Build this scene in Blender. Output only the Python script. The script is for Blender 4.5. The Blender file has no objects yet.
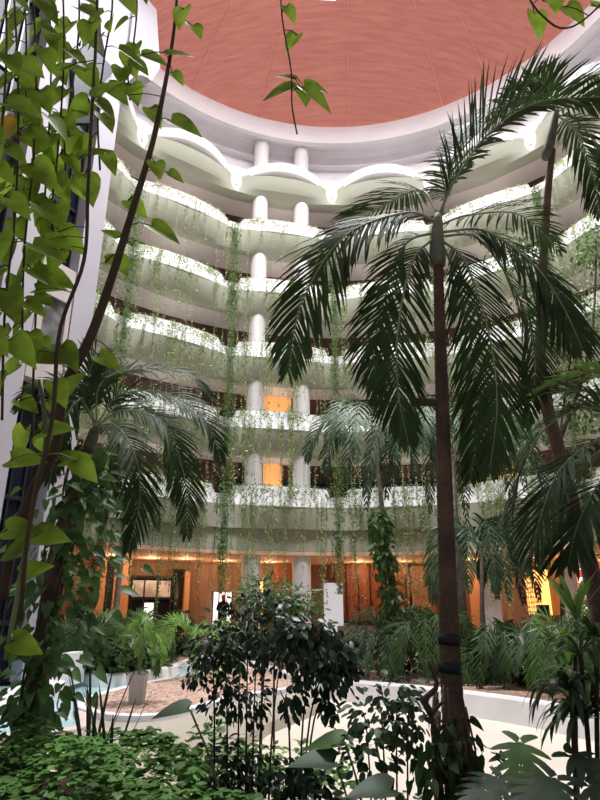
import bpy, math, random
import numpy as np
from mathutils import Vector, Matrix

SC = bpy.context.scene
COL = SC.collection
PI = math.pi
R = math.radians

# ------------------------------------------------------------------ camera
FPX, HOR, CAMZ = 600.0, 610.0, 1.6
PITCH = math.atan((HOR - 400) / FPX)
cd = bpy.data.cameras.new('camera'); cam = bpy.data.objects.new('camera', cd); COL.objects.link(cam)
cd.sensor_fit = 'VERTICAL'; cd.sensor_height = 24; cd.lens = 18.0; cd.clip_start = 0.05; cd.clip_end = 300
cam.location = (0, 0, CAMZ); cam.rotation_euler = (PI / 2 + PITCH, 0, 0)
SC.camera = cam

# ------------------------------------------------------------------ light and exposure
SC.view_settings.view_transform = 'Standard'; SC.view_settings.look = 'None'
SC.view_settings.gamma = 1; SC.view_settings.use_curve_mapping = False
SC.view_settings.exposure = 0.40
CX, CY = 1.81, 13.99          # centre of the round atrium
RV = 11.85                    # radius of the balcony valleys
W = bpy.data.worlds.new('sky'); SC.world = W; W.use_nodes = True
W.node_tree.nodes['Background'].inputs[0].default_value = (0.80, 0.90, 1.0, 1)
W.node_tree.nodes['Background'].inputs[1].default_value = 0.20

def light(name, kind, loc, energy, color=(1, 1, 1), size=1.0, rot=(0, 0, 0), shape=None):
    l = bpy.data.lights.new(name, kind); l.energy = energy; l.color = color
    if kind == 'AREA':
        l.size = size
        if shape: l.shape = shape
    elif kind == 'SUN': l.angle = size
    else: l.shadow_soft_size = size
    o = bpy.data.objects.new(name, l); COL.objects.link(o); o.location = loc; o.rotation_euler = rot
    return o
sk_ = light('skylight_daylight', 'AREA', (CX, CY, 30.3), 5000, (0.96, 0.98, 1.0), 10.5, shape='DISK'); sk_.data.spread = R(138)
light('sun', 'SUN', (CX, CY, 60), 3.0, (1, 0.97, 0.93), 0.05, rot=(R(8), R(-10), 0))

# ------------------------------------------------------------------ pixel helpers (only to read positions off the photograph)
def ray(px, py):
    cx = (px - 300) / FPX; cy = (400 - py) / FPX
    return np.array([cx, math.cos(PITCH) - cy * math.sin(PITCH), math.sin(PITCH) + cy * math.cos(PITCH)])
def P(px, py, D):                       # point at forward distance D
    d = ray(px, py); d = d * (D / d[1]); return np.array([d[0], d[1], d[2] + CAMZ])
def G(px, py, z):                       # point at height z
    d = ray(px, py); d = d * ((z - CAMZ) / d[2]); return np.array([d[0], d[1], z])
def PR(px, py, r):                      # far hit with a cylinder of radius r about the atrium centre
    d = ray(px, py); a = d[0]**2 + d[1]**2; b = -2 * (d[0] * CX + d[1] * CY); c = CX**2 + CY**2 - r * r
    t = (-b + math.sqrt(max(b * b - 4 * a * c, 0))) / (2 * a); return np.array([d[0] * t, d[1] * t, d[2] * t + CAMZ])
def ring(deg, r, z=0.0):
    a = R(deg); return np.array([CX + r * math.sin(a), CY + r * math.cos(a), z])
def angle_of(p): return math.degrees(math.atan2(p[0] - CX, p[1] - CY))

# ------------------------------------------------------------------ materials
def mat(name, col, rough=0.6, var=0.0, scale=5.0, bump=0.0, bscale=20.0, spec=0.4, trans=0.0, metal=0.0, col2=None, stretch=None):
    m = bpy.data.materials.new(name); m.use_nodes = True
    nt = m.node_tree; N = nt.nodes; L = nt.links; b = N['Principled BSDF']
    b.inputs['Base Color'].default_value = (*col, 1); b.inputs['Roughness'].default_value = rough
    b.inputs['Specular IOR Level'].default_value = spec; b.inputs['Metallic'].default_value = metal
    tc = N.new('ShaderNodeTexCoord'); vec = tc.outputs['Object']
    if stretch:
        mp = N.new('ShaderNodeMapping'); mp.inputs['Scale'].default_value = stretch
        L.new(vec, mp.inputs[0]); vec = mp.outputs[0]
    out_col = None
    if var > 0 or col2:
        n = N.new('ShaderNodeTexNoise'); n.inputs['Scale'].default_value = scale; n.inputs['Detail'].default_value = 3
        L.new(vec, n.inputs['Vector'])
        r = N.new('ShaderNodeValToRGB'); L.new(n.outputs[0], r.inputs[0])
        c1 = [max(0, c * (1 - var)) for c in col]; c2 = col2 or [min(1, c * (1 + var)) for c in col]
        r.color_ramp.elements[0].color = (*c1, 1); r.color_ramp.elements[1].color = (*c2, 1)
        r.color_ramp.elements[0].position = 0.35; r.color_ramp.elements[1].position = 0.65
        L.new(r.outputs[0], b.inputs['Base Color']); out_col = r.outputs[0]
    if bump > 0:
        n2 = N.new('ShaderNodeTexNoise'); n2.inputs['Scale'].default_value = bscale; n2.inputs['Detail'].default_value = 4
        L.new(vec, n2.inputs['Vector'])
        bp = N.new('ShaderNodeBump'); bp.inputs['Strength'].default_value = bump; bp.inputs['Distance'].default_value = 0.05
        L.new(n2.outputs[0], bp.inputs['Height']); L.new(bp.outputs[0], b.inputs['Normal'])
    if trans > 0:
        t = N.new('ShaderNodeBsdfTranslucent'); t.inputs[0].default_value = (*[min(1, c * 1.6) for c in col], 1)
        if out_col: L.new(out_col, t.inputs[0])
        mx = N.new('ShaderNodeMixShader'); mx.inputs[0].default_value = trans
        L.new(b.outputs[0], mx.inputs[1]); L.new(t.outputs[0], mx.inputs[2])
        L.new(mx.outputs[0], N['Material Output'].inputs[0])
    return m

def emis(name, col, strength):
    m = bpy.data.materials.new(name); m.use_nodes = True; b = m.node_tree.nodes['Principled BSDF']
    b.inputs['Base Color'].default_value = (*col, 1)
    b.inputs['Emission Color'].default_value = (*col, 1); b.inputs['Emission Strength'].default_value = strength
    return m

M = {}
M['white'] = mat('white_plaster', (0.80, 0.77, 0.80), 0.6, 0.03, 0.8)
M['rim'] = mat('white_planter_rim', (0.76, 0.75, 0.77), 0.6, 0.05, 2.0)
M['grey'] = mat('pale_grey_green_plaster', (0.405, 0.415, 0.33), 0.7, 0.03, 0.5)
M['slab'] = mat('pale_slab_soffit', (0.74, 0.70, 0.66), 0.7, 0.03, 0.5)
M['col'] = mat('column_paint', (0.72, 0.70, 0.70), 0.5, 0.03, 1.0)
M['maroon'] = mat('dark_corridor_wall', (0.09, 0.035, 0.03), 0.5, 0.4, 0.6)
M['dark'] = mat('dark_bronze', (0.02, 0.02, 0.025), 0.3)
M['darkglass'] = mat('dark_glass', (0.010, 0.011, 0.02), 0.3, spec=0.12)
M['lilac'] = mat('tower_plaster', (0.42, 0.395, 0.44), 0.6, 0.03, 1.0)
M['beige_panel'] = mat('elevator_beige_panel', (0.50, 0.44, 0.43), 0.5, 0.04, 3)
M['soil'] = mat('soil', (0.09, 0.055, 0.035), 0.9, 0.4, 6, bump=0.6, bscale=15)
M['mulch'] = mat('brown_mulch', (0.30, 0.19, 0.14), 0.95, 0.35, 8, bump=0.8, bscale=30)
M['pool_wall'] = mat('pool_plaster', (0.86, 0.84, 0.87), 0.6, 0.05, 1.5)
M['basin'] = mat('cream_basin_floor', (0.80, 0.71, 0.60), 0.5, 0.06, 0.5)
M['sand'] = mat('grey_basin_floor', (0.50, 0.45, 0.38), 0.35, 0.08, 0.7)
M['water'] = mat('pale_blue_water', (0.50, 0.74, 0.76), 0.12, 0.06, 1.2, bump=0.08, bscale=5, spec=0.5)
M['pink_rim'] = mat('pink_pool_edge', (0.75, 0.60, 0.58), 0.6, 0.1, 5)
M['lobby_floor'] = mat('lobby_marble_floor', (0.55, 0.48, 0.42), 0.25, 0.08, 1.0)
M['wood'] = mat('orange_wood_panel', (0.29, 0.16, 0.095), 0.45, 0.2, 2.0, stretch=(6, 6, 0.6))
M['redwood'] = mat('red_brown_wood', (0.26, 0.075, 0.025), 0.5, 0.4, 2.0, stretch=(8, 8, 1.5))
M['tan'] = mat('tan_plaster', (0.62, 0.36, 0.20), 0.6, 0.08, 1.0)
M['lobby_ceiling'] = mat('lobby_ceiling_paint', (0.80, 0.52, 0.36), 0.7, 0.05, 1)
M['stone'] = mat('grey_stone_wall', (0.50, 0.48, 0.46), 0.8, 0.12, 3, bump=0.3)
M['lattice'] = mat('lattice_screen', (0.85, 0.62, 0.36), 0.6, 0.1, 4)
M['glow_warm'] = emis('lit_warm_opening', (1.0, 0.55, 0.16), 1.2)
M['glow_orange'] = emis('lit_doorway', (0.90, 0.42, 0.14), .45)
M['glow_lamp'] = emis('lamp_glow', (1.0, 0.72, 0.38), 9.0)
M['glow_white'] = emis('white_window_and_reflection_glow', (0.95, 0.93, 0.95), 0.8)
M['leaf_dark'] = mat('palm_leaf_dark', (0.040, 0.072, 0.024), 0.5, 0.35, 3, spec=.12, trans=0.25)
M['leaf_deep'] = mat('shrub_leaf_deep', (0.022, 0.045, 0.022), 0.35, 0.35, 6, trans=0.12)
M['leaf_mid'] = mat('leaf_mid_green', (0.085, 0.17, 0.045), 0.4, 0.35, 4, trans=0.3)
M['leaf_bright'] = mat('pothos_leaf_green', (0.25, 0.37, 0.04), 0.4, 0.5, 9, spec=.15, trans=0.5)
M['leaf_lime'] = mat('lime_palm_leaf', (0.17, 0.33, 0.055), 0.45, 0.2, 4, trans=0.4)
M['leaf_blue'] = mat('blue_green_leaf', (0.052, 0.088, 0.046), 0.45, 0.3, 5, spec=.2, trans=0.15)
M['leaf_yellow'] = mat('yellowed_leaf', (0.55, 0.33, 0.05), 0.5, 0.2, 8, trans=0.3)
M['cover'] = mat('ground_cover_leaf', (0.12, 0.25, 0.06), 0.45, 0.5, 3, spec=.2, trans=0.3)
M['vine'] = mat('trailing_vine_leaf', (0.33, 0.41, 0.17), 0.5, 0.45, 6, trans=0.3)
M['vine_dark'] = mat('trailing_vine_leaf_dark', (0.16, 0.25, 0.08), 0.5, 0.4, 6, trans=0.3)
M['vine_dry'] = mat('dry_trailing_vine', (0.50, 0.50, 0.30), 0.6, 0.3, 6, trans=0.3)
M['stem_green'] = mat('green_stem', (0.12, 0.16, 0.05), 0.6, 0.3, 8)
M['stem_brown'] = mat('brown_stem', (0.055, 0.035, 0.02), 0.8, 0.3, 8, bump=0.3)
M['bark'] = mat('palm_bark', (0.13, 0.075, 0.055), 0.85, 0.3, 4, bump=0.6, bscale=30)
M['bark_grey'] = mat('grey_palm_bark', (0.24, 0.20, 0.165), 0.8, 0.25, 4, bump=0.5, bscale=25)
M['shaft'] = mat('palm_crownshaft', (0.15, 0.15, 0.11), 0.6, 0.25, 5)
M['rachis'] = mat('palm_rachis', (0.20, 0.24, 0.13), 0.5, 0.2, 5)
M['strap'] = mat('black_rubber_strap', (0.012, 0.012, 0.015), 0.6)
M['pot'] = mat('white_grey_pot', (0.52, 0.47, 0.44), 0.6, 0.05, 3)
M['concrete'] = mat('grey_concrete_edge', (0.42, 0.38, 0.34), 0.8, 0.12, 3, bump=0.3)
M['cloth'] = mat('black_clothing', (0.01, 0.01, 0.015), 0.8)
M['skin'] = mat('skin', (0.35, 0.2, 0.14), 0.6)
M['sign'] = emis('brightened_white_board', (0.80, 0.85, 0.92), .38)  # glow added to keep the board bluish white under the warm lamps

def fabric_mat():
    m = bpy.data.materials.new('coral_roof_fabric'); m.use_nodes = True
    nt = m.node_tree; N = nt.nodes; L = nt.links; b = N['Principled BSDF']
    b.inputs['Roughness'].default_value = 0.8; b.inputs['Specular IOR Level'].default_value = 0.1
    tc = N.new('ShaderNodeTexCoord')
    mp = N.new('ShaderNodeMapping'); mp.inputs['Scale'].default_value = (0.25, 3.0, 1.0); mp.inputs['Rotation'].default_value = (0, 0, R(12))
    L.new(tc.outputs['Object'], mp.inputs[0])
    n = N.new('ShaderNodeTexNoise'); n.inputs['Scale'].default_value = 2.2; n.inputs['Detail'].default_value = 5; L.new(mp.outputs[0], n.inputs['Vector'])
    r = N.new('ShaderNodeValToRGB'); L.new(n.outputs[0], r.inputs[0])
    r.color_ramp.elements[0].color = (0.50, 0.185, 0.150, 1); r.color_ramp.elements[1].color = (0.60, 0.235, 0.19, 1)
    r.color_ramp.elements[0].position = 0.35; r.color_ramp.elements[1].position = 0.7
    L.new(r.outputs[0], b.inputs['Base Color'])
    bp = N.new('ShaderNodeBump'); bp.inputs['Strength'].default_value = 0.5; bp.inputs['Distance'].default_value = 0.08
    L.new(n.outputs[0], bp.inputs['Height']); L.new(bp.outputs[0], b.inputs['Normal'])
    t = N.new('ShaderNodeBsdfTranslucent'); L.new(r.outputs[0], t.inputs[0]); L.new(bp.outputs[0], t.inputs['Normal'])
    mx = N.new('ShaderNodeMixShader'); mx.inputs[0].default_value = 0.45
    L.new(b.outputs[0], mx.inputs[1]); L.new(t.outputs[0], mx.inputs[2]); L.new(mx.outputs[0], N['Material Output'].inputs[0])
    return m
M['fabric'] = fabric_mat()
M['seam'] = mat('coral_roof_seam', (0.75, 0.30, 0.25), 0.7)

def gravel_mat():
    m = bpy.data.materials.new('pink_gravel'); m.use_nodes = True
    nt = m.node_tree; N = nt.nodes; L = nt.links; b = N['Principled BSDF']; b.inputs['Roughness'].default_value = 0.9
    tc = N.new('ShaderNodeTexCoord'); v = N.new('ShaderNodeTexVoronoi'); v.inputs['Scale'].default_value = 14
    L.new(tc.outputs['Object'], v.inputs['Vector'])
    r = N.new('ShaderNodeValToRGB'); L.new(v.outputs['Color'], r.inputs[0])
    r.color_ramp.elements[0].color = (0.28, 0.16, 0.12, 1); r.color_ramp.elements[1].color = (0.80, 0.56, 0.45, 1)
    r.color_ramp.elements[0].position = 0.1; r.color_ramp.elements[1].position = 0.75
    L.new(r.outputs[0], b.inputs['Base Color'])
    bp = N.new('ShaderNodeBump'); bp.inputs['Distance'].default_value = 0.06; bp.inputs['Strength'].default_value = 0.8; bp.invert = True
    L.new(v.outputs['Distance'], bp.inputs['Height']); L.new(bp.outputs[0], b.inputs['Normal'])
    return m
M['gravel'] = gravel_mat()

# ------------------------------------------------------------------ object helpers
def tag(o, label=None, cat=None, group=None, kind=None):
    if label: o['label'] = label
    if cat: o['category'] = cat
    if group: o['group'] = group
    if kind: o['kind'] = kind
    return o
def thing(name, label, cat, loc=(0, 0, 0), rz=0.0, group=None):
    o = bpy.data.objects.new(name, None); COL.objects.link(o); o.location = tuple(loc); o.rotation_euler = (0, 0, rz)
    o.empty_display_size = 0.2
    return tag(o, label, cat, group)

class MB:
    def __init__(s): s.v = []; s.f = []
    def add(s, V, F):
        n = len(s.v); s.v.extend([tuple(float(c) for c in p) for p in V]); s.f.extend([tuple(i + n for i in f) for f in F]); return s
    def box(s, c, sz, rz=0.0):
        c = np.array(c, float); h = np.array(sz, float) / 2; cs, sn = math.cos(rz), math.sin(rz); V = []
        for z in (-1, 1):
            for x, y in ((-1, -1), (1, -1), (1, 1), (-1, 1)):
                X, Y = x * h[0], y * h[1]; V.append((c[0] + X * cs - Y * sn, c[1] + X * sn + Y * cs, c[2] + z * h[2]))
        return s.add(V, [(0, 3, 2, 1), (4, 5, 6, 7), (0, 1, 5, 4), (1, 2, 6, 5), (2, 3, 7, 6), (3, 0, 4, 7)])
    def tube(s, pts, rad, n=8, cap=True):
        pts = [np.array(p, float) for p in pts]; rad = rad if hasattr(rad, '__len__') else [rad] * len(pts)
        V = []; F = []; up = np.array([0.13, 0.21, 0.97])
        prev = None
        for i, p in enumerate(pts):
            t = pts[min(i + 1, len(pts) - 1)] - pts[max(i - 1, 0)]; t = t / (np.linalg.norm(t) + 1e-9)
            if prev is None:
                a = np.cross(t, up if abs(t @ up) < 0.95 else np.array([1.0, 0, 0]))
            else: a = prev - t * (prev @ t)
            a = a / (np.linalg.norm(a) + 1e-9); prev = a; b = np.cross(t, a)
            for k in range(n):
                th = 2 * PI * k / n; V.append(p + rad[i] * (a * math.cos(th) + b * math.sin(th)))
        for i in range(len(pts) - 1):
            for k in range(n): F.append((i * n + k, i * n + (k + 1) % n, (i + 1) * n + (k + 1) % n, (i + 1) * n + k))
        if cap: F.append(tuple(range(n - 1, -1, -1))); F.append(tuple(range(len(pts) * n - n, len(pts) * n)))
        return s.add(V, F)
    def lathe(s, c, prof, n=24):
        V = []; F = []
        for r, z in prof:
            for k in range(n):
                th = 2 * PI * k / n; V.append((c[0] + r * math.cos(th), c[1] + r * math.sin(th), c[2] + z))
        for i in range(len(prof) - 1):
            for k in range(n): F.append((i * n + k, i * n + (k + 1) % n, (i + 1) * n + (k + 1) % n, (i + 1) * n + k))
        F.append(tuple(range(n - 1, -1, -1))); F.append(tuple(range((len(prof) - 1) * n, len(prof) * n)))
        return s.add(V, F)
    def arc(s, prof, a0, a1, n, closed=True):     # profile (r,z) swept about the atrium centre
        V = []; F = []; m = len(prof)
        for i in range(n + 1):
            for r, z in prof: V.append(ring(a0 + (a1 - a0) * i / n, r, z))
        for i in range(n):
            for k in range(m if closed else m - 1):
                k2 = (k + 1) % m; F.append((i * m + k, i * m + k2, (i + 1) * m + k2, (i + 1) * m + k))
        if closed: F.append(tuple(range(m))); F.append(tuple(range(n * m + m - 1, n * m - 1, -1)))
        return s.add(V, F)
    def prism(s, poly, z0, z1):
        n = len(poly); V = [(p[0], p[1], z0) for p in poly] + [(p[0], p[1], z1) for p in poly]
        return s.add(V, [tuple(range(n - 1, -1, -1)), tuple(range(n, 2 * n))] + [(i, (i + 1) % n, n + (i + 1) % n, n + i) for i in range(n)])
    def mesh(s, name, m, smooth=True):
        me = bpy.data.meshes.new(name); me.from_pydata(s.v, [], s.f); me.update()
        if m: me.materials.append(m)
        if smooth: me.shade_smooth(); 
        return me
    def build(s, name, m, parent=None, smooth=False, fix=True, auto=None):
        me = s.mesh(name, m, smooth)
        if fix:
            import bmesh
            bm = bmesh.new(); bm.from_mesh(me); bmesh.ops.recalc_face_normals(bm, faces=bm.faces); bm.to_mesh(me); bm.free()
        if auto: me.set_sharp_from_angle(angle=R(auto))
        return link(name, me, parent)
def link(name, me, parent=None):
    o = bpy.data.objects.new(name, me); COL.objects.link(o)
    if parent: 
        o.parent = parent
        # geometry is written in world space: cancel the parent's transform
        o.matrix_parent_inverse = Matrix.LocRotScale(parent.location, parent.rotation_euler, None).inverted()
    return o
def linkl(name, me, parent):            # geometry already in the parent's own space
    o = bpy.data.objects.new(name, me); COL.objects.link(o); o.parent = parent; return o
def struct(name, mb, m, smooth=False, auto=None, label=None, cat=None):
    o = mb.build(name, m, None, smooth, auto=auto); o['kind'] = 'structure'
    if label: o['label'] = label
    if cat: o['category'] = cat
    return o

# ---- leaves: template outlines, tip along +Y, face normal +Z, unit length
def tmpl(kind):
    if kind == 'dot': return np.array([(0, 0, 0), (.4, .5, 0), (0, 1, 0), (-.4, .5, 0)], float), [(0, 1, 2, 3)]
    if kind == 'oval': w = [0, .20, .27, .20, 0]; ys = [0, .25, .5, .78, 1]
    elif kind == 'lance': w = [0, .09, .12, .08, 0]; ys = [0, .25, .5, .75, 1]
    elif kind == 'strapl': w = [.03, .055, .05, .035, 0]; ys = [0, .3, .55, .8, 1]
    elif kind == 'heart': w = [.0, .27, .40, .43, .37, .24, .09, 0]; ys = [0.03, -.09, .04, .24, .48, .74, .96, 1.1]
    V = []; F = []
    for i, (a, y) in enumerate(zip(w, ys)):
        dz = -0.16 * y * y; fold = (0.30 if kind == 'heart' else .18) * a * (1 - .5 * y)
        V += [(-a, y, dz + fold), (0, y if not (kind == 'heart' and i == 1) else .1, dz), (a, y, dz + fold)]
    for i in range(len(w) - 1):
        F += [(i * 3, i * 3 + 1, i * 3 + 4, i * 3 + 3), (i * 3 + 1, i * 3 + 2, i * 3 + 5, i * 3 + 4)]
    return np.array(V, float), F
def monstera_t():
    V = []; F = []
    def z(x, y): return .10 * abs(x) - .35 * x * x - .12 * y * y
    for q in range(8): V += [(-.03 * (1 - q / 9), q * .13, -.02 * q * .1 - .012 * (q * .13)**2 * 8), (.03 * (1 - q / 9), q * .13, -.02 * q * .1 - .012 * (q * .13)**2 * 8)]
    for q in range(7): F.append((2 * q, 2 * q + 1, 2 * q + 3, 2 * q + 2))
    for sg in (-1, 1):
        base = len(V); rows = 8
        for i in range(rows):                      # each lobe is a curved finger from the midrib outwards
            y0 = -.02 + i * .115; a = math.radians(100 - i * 11 if i else 128); l = (.40, .52, .56, .54, .48, .42, .34, .30)[i]
            w0 = .078; d = (math.sin(a), math.cos(a)); n0 = len(V)
            for q, (t, ww) in enumerate(((0, 1.0), (.35, .92), (.7, .70), (.9, .42), (1.0, .02))):
                cx, cy = d[0] * l * t, y0 + d[1] * l * t + .10 * t * t; nx, ny = -d[1], d[0]
                for e in (-1, 1):
                    x, y = cx + e * nx * w0 * ww * (1 if t else 1.0), cy + e * ny * w0 * ww
                    x = max(x, 0); V.append((sg * x, y, z(x, y)))
            for q in range(4): F.append((n0 + 2 * q, n0 + 2 * q + 1, n0 + 2 * q + 3, n0 + 2 * q + 2))
    return np.array(V, float), F
TM = {k: tmpl(k) for k in ('dot', 'oval', 'lance', 'strapl', 'heart')}
TM['monstera'] = monstera_t()
def leaves(mb, kind, pts, dirs, norms, sizes, width=1.0):
    T, F = TM[kind]
    for p, d, n, s in zip(pts, dirs, norms, sizes):
        d = np.array(d, float); d /= np.linalg.norm(d) + 1e-9
        n = np.array(n, float); x = np.cross(d, n); 
        if np.linalg.norm(x) < 1e-3: x = np.cross(d, (1, .1, .2))
        x /= np.linalg.norm(x); z = np.cross(x, d)
        V = np.array(p) + s * (T[:, :1] * width * x + T[:, 1:2] * d + T[:, 2:3] * z)
        mb.add(V, F)

def spline(pts, n):
    pts = [np.array(p, float) for p in pts]
    if len(pts) == 2: return [pts[0] * (1 - i / n) + pts[1] * i / n for i in range(n + 1)]
    q = [2 * pts[0] - pts[1]] + pts + [2 * pts[-1] - pts[-2]]; out = []; m = len(pts) - 1
    for i in range(n + 1):
        t = i / n * m; k = min(int(t), m - 1); u = t - k; a, b, c, d = q[k:k + 4]
        out.append(.5 * ((2 * b) + (c - a) * u + (2 * a - 5 * b + 4 * c - d) * u * u + (3 * b - a - 3 * c + d) * u**3))
    return out

# ---- palm frond along a curve; leaflets spring from both sides and droop
def frond_mesh(curve, mb, rb, n=42, L=0.5, droop=0.5, w=0.028, ang=50, start=0.12, rng=random, rr=0.012, vee=0.25, segs=4, nrm=(0, 0, 1)):
    C = spline(curve, n * 2); tot = len(C) - 1
    rb.tube(C[::4] + ([C[-1]] if tot % 4 else []), [rr * (1 - .8 * i / (len(C[::4]) - 1 + (1 if tot % 4 else 0) + 1e-6)) for i in range(len(C[::4]) + (1 if tot % 4 else 0))], 5)
    for i in range(n):
        t = start + (1 - start) * (i + .5) / n; k = int(t * tot); k = min(max(k, 1), tot - 1)
        c = C[k]; tg = C[k + 1] - C[k - 1]; tg = tg / (np.linalg.norm(tg) + 1e-9)
        side = np.cross(tg, nrm); ls = np.linalg.norm(side)
        side = side / ls if ls > .15 else np.array([1.0, 0, 0])
        up = np.cross(side, tg)
        prof = math.sin(PI * min(1, (t - start) / (1 - start) * .80 + .13)) ** .7 * (1 - .35 * max(0, t - .7) / .3)
        for sg in (-1, 1):
            a = R(ang * (1 - .45 * t) + rng.uniform(-7, 7)); l = L * prof * rng.uniform(.85, 1.08)
            d = tg * math.cos(a) + (side * sg * math.cos(vee) + up * math.sin(vee + rng.uniform(-.15, .15))) * math.sin(a)
            dr = droop * rng.uniform(.7, 1.3); p = c.copy(); V = []; wd = w * rng.uniform(.85, 1.1)
            wn = np.cross(d, up); wn = wn / (np.linalg.norm(wn) + 1e-9)
            for q in range(segs + 1):
                u = q / segs; ww = wd * (.45 + 1.6 * u) * (1 - u) ** .6 if q < segs else 0.001
                V += [p - wn * ww * .6, p + wn * ww * .6]
                d = d + np.array([0, 0, -dr / segs * (0.4 + u)]); d = d / np.linalg.norm(d); p = p + d * l / segs
            mb.add(V, [(2 * q, 2 * q + 1, 2 * q + 3, 2 * q + 2) for q in range(segs)])

def trunk_tube(mb, pts, r0, r1, n=12, rings=0, sub=24, rough=0.0, rng=random):
    C = spline(pts, sub if not rings else rings * 2); m = len(C)
    rad = []
    for i in range(m):
        r = r0 + (r1 - r0) * i / (m - 1)
        if rings: r *= 1.0 + (.035 if i % 2 else -.02)
        rad.append(r * (1 + rng.uniform(-rough, rough)))
    mb.tube(C, rad, n)

def palm(name, label, base, trunk, r0, r1, fronds, leafm, barkm=None, group=None, n=42, L=.5, droop=.6, w=.026, ang=50, rr=.012, seed=1, shaft=None, rings=40, flare=1.25):
    rng = random.Random(seed); t = thing(name, label, 'palm', base, group=group)
    if trunk:
        b = MB(); pts = spline(trunk, 12); trunk_tube(b, pts, r0, r1, 12, rings=rings, rng=rng); b.build('trunk', barkm or M['bark'], t, True)
    if shaft:
        b = MB(); C = spline(shaft[0], 8); b.tube(C, [shaft[1] * x for x in (1, 1.12, 1.12, 1.05, 1.0, .9, .8, .68, .5)], 10); b.build('crownshaft', M['shaft'], t, True)
    for fr in fronds:
        kw = dict(n=n, L=L, droop=droop, w=w, ang=ang, rr=rr)
        cur = fr
        if isinstance(fr, tuple): cur, ex = fr; kw.update(ex)
        b = MB(); rb = MB(); frond_mesh(cur, b, rb, rng=rng, **kw)
        f = link('frond', b.mesh('frond', leafm, False), t); link('rachis', rb.mesh('rachis', M['rachis'], True), f)
    return t

def auto_fronds(c, n, length, rise, fall, rng, az0=0.0, spread=1.0, az_range=None):
    out = []; c = np.array(c, float)
    for i in range(n):
        a = (az0 + i / n * 2 * PI + rng.uniform(-.2, .2)) if az_range is None else rng.uniform(*az_range)
        l = length * rng.uniform(.85, 1.1); ri = rise * rng.uniform(.6, 1.25); fa = fall * rng.uniform(.7, 1.2)
        d = np.array([math.cos(a), math.sin(a), 0]) * l * spread
        out.append([c, c + d * .30 + (0, 0, ri * .75), c + d * .66 + (0, 0, ri), c + d * .93 + (0, 0, ri - fa * .6), c + d * 1.0 + (0, 0, ri - fa * 1.15)])
    return out

# ================================================================== STRUCTURE
ZB = [5.65 + 3.34 * k for k in range(6)]          # bottom edge of each white rim
A0, A1 = -100, 110

# roof fabric
b = MB(); n = 120; prof = [(11.6, 26.04), (10.2, 27.1), (8.8, 28.05), (7.4, 28.9), (6.2, 29.5), (5.4, 29.8)]
b.arc(prof, 0, 360, n, closed=False)
roof = b.build('roof', M['fabric'], None, True, fix=False); roof['kind'] = 'structure'; roof['label'] = 'coral red fabric roof stretched over the round atrium'
b = MB(); b.arc([(5.42, 29.76), (5.2, 29.9), (5.2, 30.15), (5.42, 30.0)], 0, 360, 90)
struct('trim_1', b, M['white'])
g0, g1 = G(310, 4, 28.6), G(336, 9, 28.6)
b = MB(); r1 = math.hypot(g1[0] - CX, g1[1] - CY); zf = lambda r: 28.9 + (7.4 - r) * .5 - .06 if r < 7.4 else 28.05 + (8.8 - r) * .607 - .06
b.arc([(r1, zf(r1)), (r1 - 1.3, zf(r1 - 1.3)), (r1 - 1.3, zf(r1 - 1.3) + .03), (r1, zf(r1) + .03)], angle_of(g0), angle_of(g1), 2)
struct('window_60', b, emis('skylight_panel', (0.72, 0.70, 0.80), .85), label='small lilac white skylight panel in the coral roof')
b = MB(); rngs = random.Random(4)
for a in (-78, -58, -38.4, -19.8, 4, 28.6, 40.7, 62, 84):
    b.arc([(11.55, 26.04), (10.2, 27.06), (8.8, 28.0), (7.45, 28.84), (5.5, 29.72), (5.5, 29.70), (7.45, 28.82), (8.8, 27.98), (10.2, 27.04), (11.55, 26.02)], a - .16, a + .16, 1)
b.build('seam', M['seam'], roof)
# ring beam with its cove
b = MB()
b.arc([(11.57, 26.06), (11.57, 24.98), (11.72, 24.90), (12.35, 25.15), (12.75, 25.0), (12.75, 24.55), (12.62, 24.5), (12.62, 24.38), (12.95, 24.34), (12.95, 22.2), (14.4, 22.2), (14.4, 26.25), (11.6, 26.25)], 0, 360, 180)
struct('trim_2', b, M['white'], True, auto=25, label='white ring beam under the coral roof')

# corridor wall behind the balconies
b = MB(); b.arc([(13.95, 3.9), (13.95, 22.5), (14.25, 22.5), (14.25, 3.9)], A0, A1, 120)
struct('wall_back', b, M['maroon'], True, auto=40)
# slabs
for k, zb in enumerate(ZB):
    zs = zb - .95; b = MB()
    b.arc([(11.95, zs), (14.0, zs), (14.0, zs + .3), (12.15, zs + .3), (12.15, zs + 1.5), (12.0, zs + 1.5), (11.95, zs + .1)], A0, A1, 130)
    o = struct('floor', b, M['slab'], True, auto=30); o['label'] = 'balcony corridor slab of the round atrium'
# lowest grey fascia and lobby ceiling
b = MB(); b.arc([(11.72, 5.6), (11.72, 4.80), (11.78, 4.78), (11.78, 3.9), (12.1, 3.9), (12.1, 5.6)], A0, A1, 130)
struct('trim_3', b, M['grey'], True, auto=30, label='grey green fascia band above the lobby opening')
b = MB(); b.arc([(11.78, 3.74), (11.78, 3.89), (20.5, 3.89), (20.5, 3.74)], A0, A1, 110)
struct('ceiling', b, M['lobby_ceiling'], True, auto=30)
b = MB(); b.arc([(12.0, 26.28), (20.5, 26.28), (20.5, 26.6), (12.0, 26.6)], 0, 360, 90)  # unseen roof ring, added to keep the sun off the foreground
struct('ceiling', b, M['white'], True, auto=30)

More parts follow.
